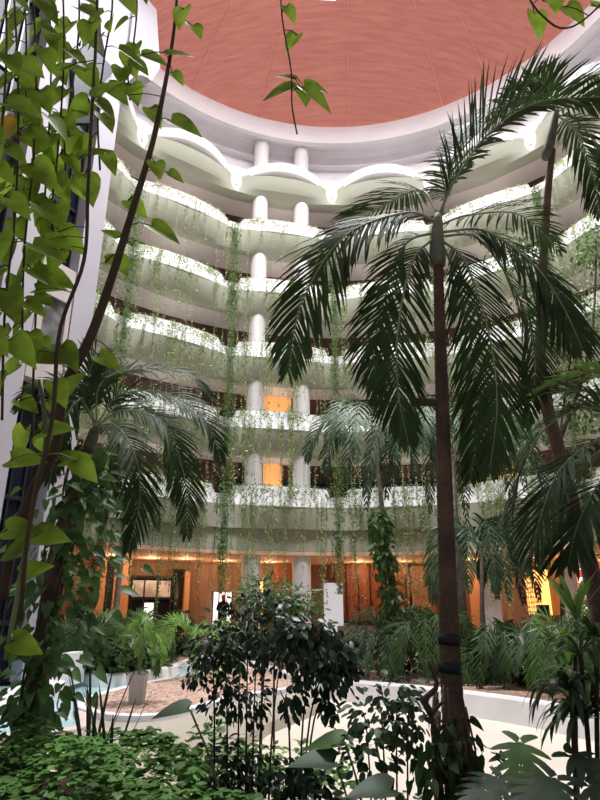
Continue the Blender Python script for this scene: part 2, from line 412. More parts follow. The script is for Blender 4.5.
# ================================================================== BALCONIES
def rim_loop(inset, z, N=18, back=1.15):
    # plan outline of one balcony in its own frame: x along the ring, y outward, origin at radius 11.5
    w = 2.37 - inset; pts = []
    for i in range(N + 1):
        u = -1 + 2 * i / N; x = u * w
        y = -.17 + .30 * abs(u) ** 2.2 + inset
        pts.append((x, y, z))
    pts += [(w, back, z), (-w, back, z)]
    return pts
def loft(mb, loops, cap0=True, cap1=True):
    n = len(loops[0]); V = [p for l in loops for p in l]; F = []
    for i in range(len(loops) - 1):
        for k in range(n): F.append((i * n + k, i * n + (k + 1) % n, (i + 1) * n + (k + 1) % n, (i + 1) * n + k))
    if cap0: F.append(tuple(range(n)))
    if cap1: F.append(tuple(range((len(loops) - 1) * n, len(loops) * n)))
    mb.add(V, F)
def fixed(mb, name, m, smooth=False, auto=None):
    import bmesh
    me = mb.mesh(name, m, smooth); bm = bmesh.new(); bm.from_mesh(me); bmesh.ops.recalc_face_normals(bm, faces=bm.faces); bm.to_mesh(me); bm.free()
    if auto: me.set_sharp_from_angle(angle=R(auto))
    return me
b = MB(); loft(b, [rim_loop(.32, .82, back=.85), rim_loop(.32, .92, back=.85), rim_loop(.26, .92, back=.9)], cap1=False)
b = MB(); loft(b, [rim_loop(.44, .78, back=.7), rim_loop(.40, .92, back=.74), rim_loop(.32, .92, back=.85), rim_loop(.0, .03, back=.85), rim_loop(.02, 0, back=.85)])
RIM = fixed(b, 'planter_rim', M['rim'], True, 25)
b = MB(); loft(b, [rim_loop(.03, .0, back=.7), rim_loop(.10, -.62, back=.7), rim_loop(.16, -.80, back=.7), rim_loop(.34, -.93, back=.7)])
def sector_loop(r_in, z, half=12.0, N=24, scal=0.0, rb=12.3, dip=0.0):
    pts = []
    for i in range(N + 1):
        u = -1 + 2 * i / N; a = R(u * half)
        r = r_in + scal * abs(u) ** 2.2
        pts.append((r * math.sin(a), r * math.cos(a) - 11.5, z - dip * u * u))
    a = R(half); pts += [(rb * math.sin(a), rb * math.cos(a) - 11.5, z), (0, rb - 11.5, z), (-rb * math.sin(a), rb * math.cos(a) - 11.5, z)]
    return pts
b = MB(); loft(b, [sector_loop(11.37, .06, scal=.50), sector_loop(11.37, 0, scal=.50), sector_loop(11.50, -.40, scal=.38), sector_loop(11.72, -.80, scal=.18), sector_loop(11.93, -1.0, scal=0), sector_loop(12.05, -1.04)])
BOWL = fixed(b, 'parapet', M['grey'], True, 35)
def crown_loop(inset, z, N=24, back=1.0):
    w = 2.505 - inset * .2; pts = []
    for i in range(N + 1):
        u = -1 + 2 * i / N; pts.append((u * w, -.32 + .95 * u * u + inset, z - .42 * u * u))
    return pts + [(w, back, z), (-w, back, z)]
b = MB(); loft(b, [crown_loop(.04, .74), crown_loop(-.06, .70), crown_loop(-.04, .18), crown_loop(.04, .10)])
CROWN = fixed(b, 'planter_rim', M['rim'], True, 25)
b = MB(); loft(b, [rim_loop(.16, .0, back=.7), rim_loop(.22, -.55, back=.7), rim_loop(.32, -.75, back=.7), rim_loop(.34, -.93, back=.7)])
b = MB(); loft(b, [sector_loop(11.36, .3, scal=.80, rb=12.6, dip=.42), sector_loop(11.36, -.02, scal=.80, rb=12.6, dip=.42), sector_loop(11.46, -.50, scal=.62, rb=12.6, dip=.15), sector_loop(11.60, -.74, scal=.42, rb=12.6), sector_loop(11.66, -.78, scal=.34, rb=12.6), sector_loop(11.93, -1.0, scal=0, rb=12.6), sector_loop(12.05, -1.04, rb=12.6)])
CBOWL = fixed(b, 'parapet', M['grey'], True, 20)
b = MB()
a = R(12); fx = [(r * math.sin(a), r * math.cos(a) - 11.5) for r in (11.96, 11.90, 12.5)]
V = []
for sd in (-.045, .045): V += [(fx[0][0] + sd, fx[0][1], .3), (fx[0][0] + sd, fx[0][1], .1), (fx[1][0] + sd, fx[1][1], -.62), (fx[2][0] + sd, fx[2][1], -.62), (fx[2][0] + sd, fx[2][1], .3)]
b.add(V, [(0, 1, 2, 3, 4), (9, 8, 7, 6, 5)] + [(k, 5 + k, 5 + (k + 1) % 5, (k + 1) % 5) for k in range(5)])
FIN = fixed(b, 'fin', M['rim'])
b = MB(); loft(b, [sector_loop(11.37, .06, scal=.46), sector_loop(11.38, 0, scal=.46), sector_loop(11.46, -.85, scal=.26), sector_loop(11.49, -.90, scal=.23), sector_loop(11.9, -.92)])
BOWL0 = fixed(b, 'parapet', M['grey'], True, 35)

# rim foliage variants and hanging strands, in the balcony's frame
def rim_foliage(seed, mdry):
    rng = random.Random(seed); mb = MB(); pts = []; ds = []; ns = []; ss = []
    clumps = [rng.uniform(-2.1, 2.1) for _ in range(11)]
    for i in range(620):
        x = rng.choice(clumps) + rng.gauss(0, .16) if rng.random() < .7 else rng.uniform(-2.2, 2.2)
        x = max(-2.2, min(2.2, x)); u = x / 2.28; t = min(1, abs(rng.gauss(0, .33)))      # t: 0 at the top edge, 1 at the foot of the slope
        y = -.17 + .34 * abs(u) ** 2.2 + .34 - .33 * t + rng.uniform(-.06, .01) + (rng.uniform(0, .25) if t < .2 else 0)
        z = .95 - .9 * t + rng.uniform(0, .12) * (t < .3)
        pts.append((x, y, z)); ds.append((rng.gauss(0, .6), -abs(rng.gauss(.2, .4)), rng.gauss(-.3, .7))); ns.append((rng.gauss(0, .5), -1, rng.gauss(.5, .5))); ss.append(rng.uniform(.05, .10))
    leaves(mb, 'oval', pts, ds, ns, ss, 1.3)
    return mb.mesh('foliage', mdry, False)
FOL = [rim_foliage(s, m) for s, m in ((1, M['vine']), (2, M['vine']), (3, M['vine_dark']), (4, M['vine_dry']))]
def strand(seed, length, m, dens=22, size=.05, spread=.035):
    rng = random.Random(seed); mb = MB(); n = int(length * dens); pts = []; ds = []; ns = []; ss = []
    wob = [rng.uniform(-.05, .05) for _ in range(4)]
    for i in range(n):
        z = -length * (i + rng.random()) / n
        if rng.random() < .18: continue
        ph = z * 1.7; pts.append((wob[0] * math.sin(ph) + rng.gauss(0, spread), wob[1] * math.cos(ph) + rng.gauss(0, spread), z))
        ds.append((rng.gauss(0, 1), rng.gauss(0, .6), rng.gauss(-.4, .6))); ns.append((rng.gauss(0, .5), -1, rng.gauss(.4, .5))); ss.append(size * rng.uniform(.6, 1.25))
    leaves(mb, 'dot', pts, ds, ns, ss, 1.0)
    q = MB(); C = [(wob[0] * math.sin(-length * i / 14 * 1.7), wob[1] * math.cos(-length * i / 14 * 1.7), -length * i / 14) for i in range(15)]
    q.tube(C, .006, 3, False); mb.add(q.v, q.f)
    return mb.mesh('strand', m, False)
STR = {}
for key, m in (('mid', M['vine']), ('dark', M['vine_dark']), ('dry', M['vine_dry'])):
    STR[key] = [strand(hash_ * 7 + 3, L, m, dens=(14 if key == 'dry' else 24), size=(.05 if key == 'dry' else .075)) for hash_, L in enumerate((.9, 1.6, 2.4, 3.3, 4.2, 5.6))]

BAYS = {-2: 'bay touching the elevator tower', -1: 'second bay from the elevator tower', 0: 'bay before the twin columns',
        1: 'first bay past the columns', 2: 'second bay past the columns', 3: 'third bay past the columns'}
LEVS = ['lowest storey', 'second storey up', 'third storey up', 'fourth storey up', 'fifth storey up', 'top storey']
rv = random.Random(77)
for k, zb in enumerate(ZB):
    for j, bay in BAYS.items():
        am = -12.8 + 24 * j
        pos = ring(am, 11.5, zb)
        t = thing('balcony', f'scalloped white balcony, {LEVS[k]}, {bay}', 'balcony', pos, -R(am), 'scalloped balconies around the atrium')
        if k < 5:
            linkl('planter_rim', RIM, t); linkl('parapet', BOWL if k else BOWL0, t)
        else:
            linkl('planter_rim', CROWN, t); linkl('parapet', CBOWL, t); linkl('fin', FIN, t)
            continue
        key = 'dry' if k == 4 else ('mid' if k in (2, 3) else rv.choice(['mid', 'mid', 'dark']))
        v = thing('trailing_vine', f'vine trailing over the balcony, {LEVS[k]}, {bay}', 'vine', pos, -R(am), 'vines trailing from the balconies')
        linkl('foliage', FOL[3] if key == 'dry' else rv.choice(FOL[:3]), v)
        ns = (30, 32, 30, 26, 22)[k]
        for s in range(ns):
            x = rv.uniform(-2.2, 2.2); u = x / 2.28
            li = rv.choices(range(6), weights=((1, 2, 3, 4, 5, 3), (1, 2, 4, 5, 4, 3), (1, 2, 4, 5, 4, 2), (1, 2, 4, 4, 3, 1), (2, 4, 4, 3, 1, 0))[k])[0]
            kk = key if rv.random() < .75 else 'mid'
            o = linkl('strand', STR[kk][li], v)
            o.location = (x, -.17 + .34 * abs(u) ** 2.2 - rv.uniform(.04, .10), rv.uniform(.15, .75)); o.rotation_euler = (0, 0, rv.uniform(-.8, .8))
            if k == 0 and li > 4: o.scale = (1, 1, .85)

# thick ropes of vine hanging in the gaps between the bays
def rope(seed, length):
    rng = random.Random(seed); mb = MB(); pts = []; ds = []; ns = []; ss = []
    n = int(length * 280)
    for i in range(n):
        z = -length * rng.random() ** .95
        wd = .17 * (0.6 + .5 * abs(math.sin(z * 1.1 + seed))) * (1 if -z < length * .8 else .6)
        pts.append((rng.gauss(0, wd), rng.gauss(0, wd * .6), z)); ds.append((rng.gauss(0, 1), rng.gauss(0, .6), rng.gauss(-.5, .6)))
        ns.append((rng.gauss(0, .6), -1, rng.gauss(.4, .5))); ss.append(rng.uniform(.05, .09))
    leaves(mb, 'oval', pts, ds, ns, ss, 1.2)
    q = MB()
    for s in range(4):
        ox, oy = rng.gauss(0, .08), rng.gauss(0, .05)
        q.tube([(ox + .04 * math.sin(z_ * 1.3 + s), oy, -z_) for z_ in np.linspace(0, length, 18)], .008, 4, False)
    mb.add(q.v, q.f)
    return mb.mesh('foliage', M['vine_dark'], False)
VAL = {-2: 'beside the elevator tower bay', -1: 'one bay before the twin columns', 0: 'just past the twin columns', 1: 'one bay past the twin columns', 2: 'two bays past the twin columns'}
for j, lab in VAL.items():
    a = -.8 + 24 * j - (0 if j != 99 else 0)
    for k in (1, 3):
        pos = ring(a - 0, 11.72, ZB[k + 1] + .35 if k == 3 else ZB[k + 1] + .5)
        L_ = 6.6 if k == 3 else 10.6
        o = thing('hanging_vine', ('upper' if k == 3 else 'lower') + f' thick vine rope hanging between balconies {lab}', 'vine', pos, -R(a), 'thick vine ropes between the bays')
        linkl('foliage', rope(j * 3 + k + 20, L_), o)

# twin columns
for a, lab in ((None, 0), (None, 1)):
    pass
for px, lab in ((252, 'pale round column under the lobby vines, the one nearer the elevator tower'), (301.5, 'pale round column under the lobby vines, the one farther from the elevator tower')):
    p = PR(px, 520, 12.27)
    b = MB(); b.lathe((p[0], p[1], 0), [(.39, -.3), (.39, 25.0), (.36, 25.1), (.2, 25.2)], 28)
    o = b.build('column', M['col'], None, True, auto=40); o['kind'] = 'structure'; o['label'] = lab

# corridor lighting under each soffit
for k in range(1, 6):
    for j in BAYS:
        q = ring(-12.8 + 24 * j, 12.75, ZB[k] - .95 - 1.75)
        light('corridor_light', 'POINT', q, 26, (1.0, .86, .80), .25)
# lit doorways on the upper corridors
for i, (x0, x1, y0, y1) in enumerate(((261, 283, 462, 485), (262, 292, 396, 411), (500, 520, 470, 486))):
    pa = PR(x0, y1, 13.92); pb = PR(x1, y0, 13.92); az0, az1 = angle_of(pa), angle_of(pb)
    b = MB(); zz0 = ZB[0 if i != 1 else 1] - .65
    b.arc([(13.86, zz0), (13.86, pb[2]), (13.94, pb[2]), (13.94, zz0)], az0, az1, 3)
    f = struct('door_%d' % (i + 1), b, M['wood'])
    b = MB(); b.arc([(13.80, zz0), (13.80, pb[2] - .15), (13.85, pb[2] - .15), (13.85, zz0)], az0 + .3, az1 - .3, 3)
    b.build('door_panel', M['glow_orange'], f)
# dark framed window bands on the corridor walls
for k in range(5):
    zz = ZB[k] - .65
    for i, j in enumerate((-2, -1, 0, 1, 2, 3)):
        am = -12.8 + 24 * j; b = MB()
        for q in range(-4, 5):
            b.arc([(13.84, zz), (13.84, zz + 2.35), (13.93, zz + 2.35), (13.93, zz)], am + q * 2.6 - .12, am + q * 2.6 + .12, 1)
        b.arc([(13.84, zz + 2.2), (13.84, zz + 2.32), (13.93, zz + 2.32), (13.93, zz + 2.2)], am - 10.6, am + 10.6, 8)
        w = struct('window_%d' % (k * 6 + i + 1), b, M['wood' if (i + k) % 4 == 1 else 'dark'])
        b = MB(); b.arc([(13.90, zz), (13.90, zz + 2.2), (13.94, zz + 2.2), (13.94, zz)], am - 10.5, am + 10.5, 8); b.build('pane', M['darkglass'] if k in (1, 2, 0) else M['maroon'], w)

# ================================================================== ELEVATOR TOWER
E0 = np.array([-6.92, 18.0]); U = np.array([.49, .87]); U /= np.linalg.norm(U); NV = np.array([U[1], -U[0]])   # NV points into the atrium
def s_at(px, py=400):
    d = ray(px, py); d = d / d[1]
    # t*(dx,1) = E0 + s*U
    A = np.array([[d[0], -U[0]], [1, -U[1]]]); t, s = np.linalg.solve(A, E0); return s
S1 = s_at(60); S2 = s_at(20); S3 = s_at(-4)
def F2(s, o): q = E0 + U * s + NV * o; return (q[0], q[1])
b = MB()
b.prism([F2(0, 0), F2(S1, 0), F2(S1, -1.0), F2(0, -1.0)], -.2, 26.3)           # corner pier
pw = 1.0
piers = [(S2, S2 - 1.15), (S2 - 3.0, S2 - 4.2)]
for a_, c_ in piers: b.prism([F2(a_, 0), F2(c_, 0), F2(c_, -1.0), F2(a_, -1.0)], -.2, 26.3)
b.prism([F2(0, -.9), F2(S2 - 4.2, -.9), F2(S2 - 4.2, -1.2), F2(0, -1.2)], -.2, 26.3)
b.prism([F2(0, -.2), F2(0, -1.0), F2(.05, -4.5), F2(-.4, -4.5)], -.2, 26.3)
# band with stepped, pointed corbel at the top
Zc = 20.6
def face_prism(poly, o0, o1):            # poly in (s,z) on the tower face, thick from o0 to o1
    n = len(poly); V = [(*F2(s, o0), z) for s, z in poly] + [(*F2(s, o1), z) for s, z in poly]
    return V, [tuple(range(n - 1, -1, -1)), tuple(range(n, 2 * n))] + [(i, (i + 1) % n, n + (i + 1) % n, n + i) for i in range(n)]
arc_ = [(1.35 - 1.35 * math.cos(x), Zc - .6 + 2.3 * math.sin(x)) for x in np.linspace(0, PI / 2, 9)]
V, F = face_prism([(-.02, 26.2), (-.02, Zc - .6)] + arc_[1:] + [(1.75, 23.4), (1.2, 26.2)], .12, -.9); b.add(V, F)
def gable(sa, sb):                       # pointed head over a slot
    m_ = (sa + sb) / 2; V, F = face_prism([(sa, 26.2), (sa, Zc + .2), (sa + (m_ - sa) * .35, Zc + 1.1), (m_, Zc + 2.1), (sb + (m_ - sb) * .35, Zc + 1.1), (sb, Zc + .2), (sb, 26.2)], .02, -.6); b.add(V, F)
gable(S1, S2); gable(S2 - 1.15, S2 - 3.0)
struct('wall_left', b, M['lilac'], label='pale lilac elevator tower wall with tall dark glass slots')
gw = 1
for a_, c_ in ((S1, S2), (S2 - 1.15, S2 - 3.0)):
    b = MB(); b.prism([F2(a_, -.55), F2(c_, -.55), F2(c_, -.62), F2(a_, -.62)], -.2, 26)
    w = struct('window_%d' % (40 + gw), b, M['darkglass']); gw += 1
    b = MB()
    for q in (0.02, .33, .66, .98):
        s = a_ + (c_ - a_) * q; b.prism([F2(s - .03, -.46), F2(s + .03, -.46), F2(s + .03, -.55), F2(s - .03, -.55)], -.2, 25)
    for z in np.arange(1.2, 24, 3.34): b.prism([F2(a_, -.47), F2(c_, -.47), F2(c_, -.55), F2(a_, -.55)], z, z + .12)
    b.build('window_frame', M['dark'], w)
def FP(px, py, off):                     # point of the tower face seen at a pixel
    d = ray(px, py); q = E0 + NV * off; t_ = (q @ NV) / (d[:2] @ NV); return d * t_ + np.array([0, 0, CAMZ])
pg = [(73, 67), (79, 51), (88, 43), (116, 70), (105, 80), (98, 94), (93, 123), (76, 123)]
b = MB(); fr_ = [FP(x, y, .20) for x, y in pg]; bk_ = [p - np.array([*NV, 0]) * .25 for p in fr_]; n = len(pg)
b.add(fr_ + bk_, [tuple(range(n)), tuple(range(2 * n - 1, n - 1, -1))] + [(i, (i + 1) % n, n + (i + 1) % n, n + i) for i in range(n)])
struct('window_45', b, M['darkglass'], label='dark pointed window head at the top of the tower slot')
# the elevator cabin in the first slot
zt_, zb_ = P(66, 278, 17.6)[2], P(60, 392, 17.6)[2]
sm = (S1 + S2) / 2; cw = abs(S2 - S1) * .94
t = thing('elevator_cabin', 'beige panelled elevator cabin with a glass front, halfway up the tower slot', 'elevator', (*F2(sm, -.3), zb_))
sa, sb = sm - cw / 2, sm + cw / 2; hgt = zt_ - zb_
def fb(s0, s1, z0, z1, o0=-.02, o1=-.45):
    q = MB(); q.prism([F2(s0, o0), F2(s1, o0), F2(s1, o1), F2(s0, o1)], z0, z1); return q
b = fb(sa, sb, zt_ - hgt * .30, zt_); b.build('top_panel', M['beige_panel'], t)
b = fb(sa, sb, zb_, zb_ + hgt * .22); b.build('bottom_panel', M['beige_panel'], t)
b = MB()
for s0, s1 in ((sa, sa + cw * .22), (sb - cw * .12, sb)):
    q = fb(s0, s1, zb_ + hgt * .22, zt_ - hgt * .30); b.add(q.v, q.f)
b.build('side_panel', M['beige_panel'], t)
fb(sa + cw * .22, sb - cw * .12, zb_ + hgt * .22, zt_ - hgt * .30, -.12, -.16).build('glass_panel', mat('cabin_glass', (.10, .10, .105), .1, .6, 3, spec=.8), t)

# ================================================================== GROUND
def gp(lst, z): return [G(x, y, z)[:2] for x, y in lst]
b = MB(); b.prism([ring(a, 16.5)[:2] for a in range(0, 360, 10)][::-1], -.9, -.46)
struct('floor', b, M['basin'], label='cream dry basin floor')
WTOP = [(760, 745), (680, 724), (600, 711), (530, 699), (460, 690), (400, 684), (340, 679), (290, 672), (250, 661), (215, 655), (190, 659), (165, 667), (130, 672), (100, 674), (68, 671)]
edge = [np.array(p) for p in gp(WTOP, 0.0)]
edge = [np.array(p[:2]) for p in spline([np.array([*p, 0]) for p in edge], 56)]
tow = [np.array(F2(0, .3)), np.array(F2(S2 - 4.2, .3))]
outer = [ring(a, 19.8)[:2] for a in range(-75, 111, 6)]
b = MB(); b.prism(edge + [tow[0] + (0.2, .5)] + outer, -.9, -.02)
struct('ground_back_bed', b, M['mulch'], label='brown mulch bed behind the pool wall', cat='ground')
# white pool wall following the edge
b = MB(); n = len(edge); V = []; F = []
for i, p in enumerate(edge):
    tg = edge[min(i + 1, n - 1)] - edge[max(i - 1, 0)]; tg /= np.linalg.norm(tg); nn = np.array([-tg[1], tg[0]]); nn = nn if nn[1] < 0 else -nn
    V += [(*(p - nn * .10), -.6), (*(p - nn * .10), .0), (*(p + nn * .06), .0), (*(p + nn * .10), -.05), (*(p + nn * .16), -.62)]
for i in range(n - 1):
    for k in range(5): F.append((i * 5 + k, i * 5 + (k + 1) % 5, i * 5 + 5 + (k + 1) % 5, i * 5 + 5 + k))
b.add(V, F); struct('wall_pool', b, M['pool_wall'], True, auto=30, label='low white curved wall around the empty basin')
# water at the tower side
WAT = [(-160, 790), (-60, 752), (0, 739), (55, 734), (82, 724), (77, 704), (100, 692), (150, 681), (200, 671), (245, 664), (262, 656), (240, 648), (150, 650), (60, 655), (-60, 660), (-260, 700)]
b = MB(); b.prism(gp(WAT, -.30), -.62, -.30)
struct('water_pool', b, M['water'], label='shallow pale blue pool water beside the tower', cat='water')
# darker grey floor between gravel island and foreground
b = MB(); b.prism(gp([(84, 727), (78, 712), (100, 718), (160, 718), (215, 706), (250, 697), (300, 690), (330, 690), (318, 704), (270, 722), (225, 748), (190, 790), (60, 790), (60, 740)], -.27), -.62, -.27)
struct('floor', b, M['sand'], label='grey raised part of the basin floor')
# curb between water and dry basin
def curb(name, pxs, z, w, h, m, closed=False, label=None):
    pts = [np.array([*p, 0]) for p in gp(pxs, z)]
    if closed: pts.append(pts[0])
    C = [np.array(p[:2]) for p in spline(pts, len(pts) * 8)]; V = []; F = []; n = len(C)
    for i, p in enumerate(C):
        if closed: tg = C[(i + 1) % (n - 1)] - C[(i - 1) % (n - 1)]
        else: tg = C[min(i + 1, n - 1)] - C[max(i - 1, 0)]
        tg = tg / (np.linalg.norm(tg) + 1e-9); nn = np.array([-tg[1], tg[0]])
        V += [(*(p - nn * w / 2), z - h), (*(p - nn * w / 2), z - .02), (*(p - nn * w * .35), z), (*(p + nn * w * .35), z), (*(p + nn * w / 2), z - .02), (*(p + nn * w / 2), z - h)]
    for i in range(n - 1):
        for k in range(6): F.append((i * 6 + k, i * 6 + (k + 1) % 6, i * 6 + 6 + (k + 1) % 6, i * 6 + 6 + k))
    b = MB(); b.add(V, F); return struct(name, b, m, True, auto=40, label=label)
curb('trim_4', [(-40, 742), (0, 735), (55, 730), (84, 722), (79, 707)], -.2, .22, .42, M['pink_rim'], label='pinkish pool edge')
ISL = [(79, 705), (100, 711), (130, 714), (165, 712), (200, 704), (240, 694), (290, 687), (330, 680), (290, 670), (240, 667), (200, 672), (150, 681), (110, 690), (86, 698)]
curb('trim_5', ISL, -.15, .16, .45, M['pool_wall'], True, label='white rim around the gravel island')
b = MB(); b.prism([tuple(p[:2]) for p in spline([np.array([*p, 0]) for p in gp(ISL, -.15)] + [np.array([*gp(ISL, -.15)[0], 0])], 60)[:-1]], -.6, -.17)
o = struct('ground_gravel', b, M['gravel'], label='pink gravel island with the potted palm'); o['kind'] = 'stuff'; o['category'] = 'gravel'; o.name = 'gravel'
# pool wall hump at the tower foot
b = MB(); pl_ = [(-60, 706), (0, 691), (25, 684), (45, 668), (52, 655), (62, 655), (64, 668), (68, 676), (60, 690), (20, 700), (-60, 722)]
b.prism(gp(pl_, -.05), -.6, -.05); struct('trim_6', b, M['pool_wall'], label='white sloping pool shoulder at the foot of the tower')
p0 = G(60, 682, -.05); b = MB(); b.box((p0[0], p0[1] + .8, .2), (.30, .9, .75)); struct('trim_7', b, M['pool_wall'], label='short white wall stub at the pool edge')
# foreground bed
b = MB(); b.prism([(-14, -3), (12, -3), (12, 5.2), (6, 5.6), (2.2, 6.0), (-.6, 6.2), (-2.4, 7.0), (-3.6, 8.0), (-6, 8.6), (-14, 9.4)], -.9, 0)
struct('ground_front_bed', b, M['soil'], label='dark soil bed in front of the basin', cat='ground')
b = MB(); b.prism([ring(a, 60)[:2] for a in range(0, 360, 12)][::-1], -1.2, -.95); struct('ground_outer', b, M['lobby_floor'], label='paved ground', cat='ground')

# ================================================================== LOBBY
b = MB(); b.arc([(13.9, -.5), (13.9, .45), (20.5, .45), (20.5, -.5)], A0, A1, 90); struct('floor', b, M['lobby_floor'], True, auto=30)
RW = 17.2
b = MB(); b.arc([(RW, 0), (RW, 3.8), (RW + .3, 3.8), (RW + .3, 0)], A0, A1, 90); struct('wall_lobby', b, M['wood'], True, auto=30)
def seg(r, x0, x1, y, z0, z1, th=.06):
    """piece of ring between two pixel columns"""
    a0 = angle_of(PR(x0, y, r)); a1 = angle_of(PR(x1, y, r)); b = MB(); b.arc([(r, z0), (r, z1), (r + th, z1), (r + th, z0)], a0, a1, max(2, int(abs(a1 - a0)))); return b
# grey-white low wall facing the garden
struct('wall_garden', seg(13.6, 338, 418, 640, -.05, .95, .3), M['stone'], True, auto=30, label='low grey stone wall below the red wood doors')
# red brown wooden doors at the middle right of the lobby
dr = struct('door_4', seg(RW - .9, 331, 410, 600, .06, 3.7, .12), M['redwood'], True, auto=30, label='wide red brown wooden folding doors')
b = MB()
for x in range(334, 410, 12):
    q = seg(RW - .98, x, x + 1.4, 600, .06, 3.7, .1); b.add(q.v, q.f)
q = seg(RW - .98, 331, 410, 600, 1.0, 1.12, .1); b.add(q.v, q.f)
b.build('door_frame', M['dark'], dr)
# glass entrance near the tower side
g = struct('window_50', seg(RW - .7, 131, 171, 600, .06, 3.0, .06), M['darkglass'], True, auto=30, label='dark glass entrance doors under a pale transom')
q = seg(RW - .76, 131, 171, 600, 2.15, 2.85, .04); q.build('pane', mat('transom_glass', (.55, .60, .68), .15, .3, 2), g)
b = MB()
for x in (130, 143, 156, 170):
    q = seg(RW - .8, x, x + 1.2, 600, .06, 3.05, .1); b.add(q.v, q.f)
for z in (2.05, 2.95):
    q = seg(RW - .8, 130, 171.2, 600, z, z + .1, .1); b.add(q.v, q.f)
b.build('window_frame', M['dark'], g)
q = seg(RW - .75, 145, 154, 600, 1.1, 1.9, .03); q.build('pane', M['glow_white'], g)  # glowing patch stands for a white reflection on the dark glass
# dark stall and stair opening
struct('wall_stall', seg(RW - .6, 172, 184, 600, .06, 3.4, .1), M['dark'], True, label='dark opening beside the entrance')
for i, (x0, x1, z0, z1, m, lab) in enumerate(((184, 189, .06, 3.3, 'tan', 'slim lit timber post'), (112, 128, .06, 3.7, 'tan', 'tan pier beside the entrance'), (94, 104, .06, 3.7, 'tan', 'tan pier near the tower'),
        (104, 111, .06, 3.5, 'dark', 'dark gap by the pier'), (274, 292, .06, 3.7, 'redwood', 'brown wood pier between the columns'), (412, 436, .06, 3.6, 'wood', 'wood wall panel'), (470, 482, .06, 3.4, 'tan', 'tan pier behind the low palm'))):
    struct('wall_panel_%s' % ('abcdefg'[i]) if False else 'wall_lobby', seg(RW - .8 - .01 * i, x0, x1, 600, z0, z1, .2), M[m], True, auto=30, label=lab + ' in the lobby')
# bright windows far inside
w = struct('window_51', seg(RW - .5, 213, 232, 600, .9, 2.4, .05), M['glow_white'], True, label='bright window behind the standing person')
b = MB()
for x in (213, 219, 225, 232):
    q = seg(RW - .56, x - .5, x + .5, 600, .8, 2.45, .05); b.add(q.v, q.f)
b.build('window_frame', M['dark'], w)
struct('door_5', seg(RW - .6, 258, 263, 600, .06, 2.9, .05), M['glow_warm'], True, label='narrow lit doorway between the twin columns')
# lit doorway with lattice screen on the right side of the lobby
struct('window_52', seg(RW - .6, 522, 550, 595, .06, 3.3, .05), M['glow_warm'], True, label='glowing orange lobby doorway')
t = thing('lattice_screen', 'cream carved lattice screen lit from behind in the orange doorway', 'screen', PR(531, 620, RW - 1.2) * (1, 1, 0) + (0, 0, .45))
b = MB()
a0, a1 = angle_of(PR(524, 600, RW - 1.2)), angle_of(PR(541, 600, RW - 1.2)); cells = 7
for i in range(cells + 1):
    a = a0 + (a1 - a0) * i / cells; b.arc([(RW - 1.2, .1), (RW - 1.2, 3.0), (RW - 1.16, 3.0), (RW - 1.16, .1)], a - .05, a + .05, 1)
for i in range(15):
    z = .1 + i * .2; b.arc([(RW - 1.21, z), (RW - 1.21, z + .05), (RW - 1.15, z + .05), (RW - 1.15, z)], a0, a1, 2)
b.build('lattice', M['lattice'], t)
# white piers on the right of the lobby
for x0, x1, lab in ((484, 502, 'slim white pier'), (566, 578, 'white pier beside the stained glass')):
    p = PR((x0 + x1) / 2, 600, 13.2); b = MB(); wd = (x1 - x0) / 600 * 27
    b.box((p[0], p[1], 1.9), (wd * .8, .5, 3.8), -R(angle_of(p))); struct('wall_pier', b, M['col'], label=lab + ' at the lobby edge')
p = PR(515, 600, 14.0); b = MB(); b.box((p[0], p[1], 1.9), (.9, .4, 3.8), -R(angle_of(p))); struct('wall_pier', b, M['tan'], label='tan pier beside the lattice screen')
# stained glass panel
t = thing('stained_glass_panel', 'small red and white stained glass panel glowing at the lobby edge', 'stained glass', PR(586, 580, 14.5))
b = MB(); p = PR(586, 580, 14.5); rr_ = random.Random(5); rz = -R(angle_of(p)); tx = np.array([math.cos(rz), math.sin(rz), 0])
for cname, mm, pick in (('red_pane', emis('stained_red', (.75, .05, .04), .9), 0), ('white_pane', emis('stained_white', (.9, .8, .82), 1.0), 1), ('amber_pane', emis('stained_amber', (.95, .4, .12), .9), 2)):
    b = MB()
    for i in range(7):
        for j in range(8):
            if (i * 5 + j * 3 + (i * j) % 4) % 3 == pick:
                c = p + tx * (i - 3) * .20 + np.array([0, 0, (j - 4) * .26]); b.box(c, (.18, .03, .24), rz)
    b.build(cname, mm, t)
b = MB(); b.box(p + np.array([0, 0, -.13]), (1.5, .02, 2.2), rz); b.build('frame', M['dark'], t)
# counter on the right
p = PR(537, 622, 14.5); b = MB(); rz = -R(angle_of(p)); t = thing('reception_counter', 'brown wooden counter flaring upward in front of the orange doorway', 'counter', (p[0], p[1], .45), rz)
b.add([(-.7, -.2, 0), (.7, -.2, 0), (.7, .3, 0), (-.7, .3, 0), (-1.0, -.35, .95), (1.0, -.35, .95), (1.0, .4, .95), (-1.0, .4, .95)], [(0, 3, 2, 1), (4, 5, 6, 7), (0, 1, 5, 4), (1, 2, 6, 5), (2, 3, 7, 6), (3, 0, 4, 7)])
linkl('counter_base', fixed(b, 'counter_base', M['redwood']), t)
b = MB(); b.box((.3, 0, 1.15), (.5, .1, .4)); linkl('screen', fixed(b, 'screen', M['dark']), t)
# white sign board
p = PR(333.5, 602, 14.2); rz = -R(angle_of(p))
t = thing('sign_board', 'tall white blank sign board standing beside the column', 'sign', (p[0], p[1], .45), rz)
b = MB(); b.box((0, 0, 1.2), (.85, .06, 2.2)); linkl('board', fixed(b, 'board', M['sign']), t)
b = MB(); b.box((0, 0, .05), (.9, .4, .1)); linkl('base', fixed(b, 'base', M['dark']), t)
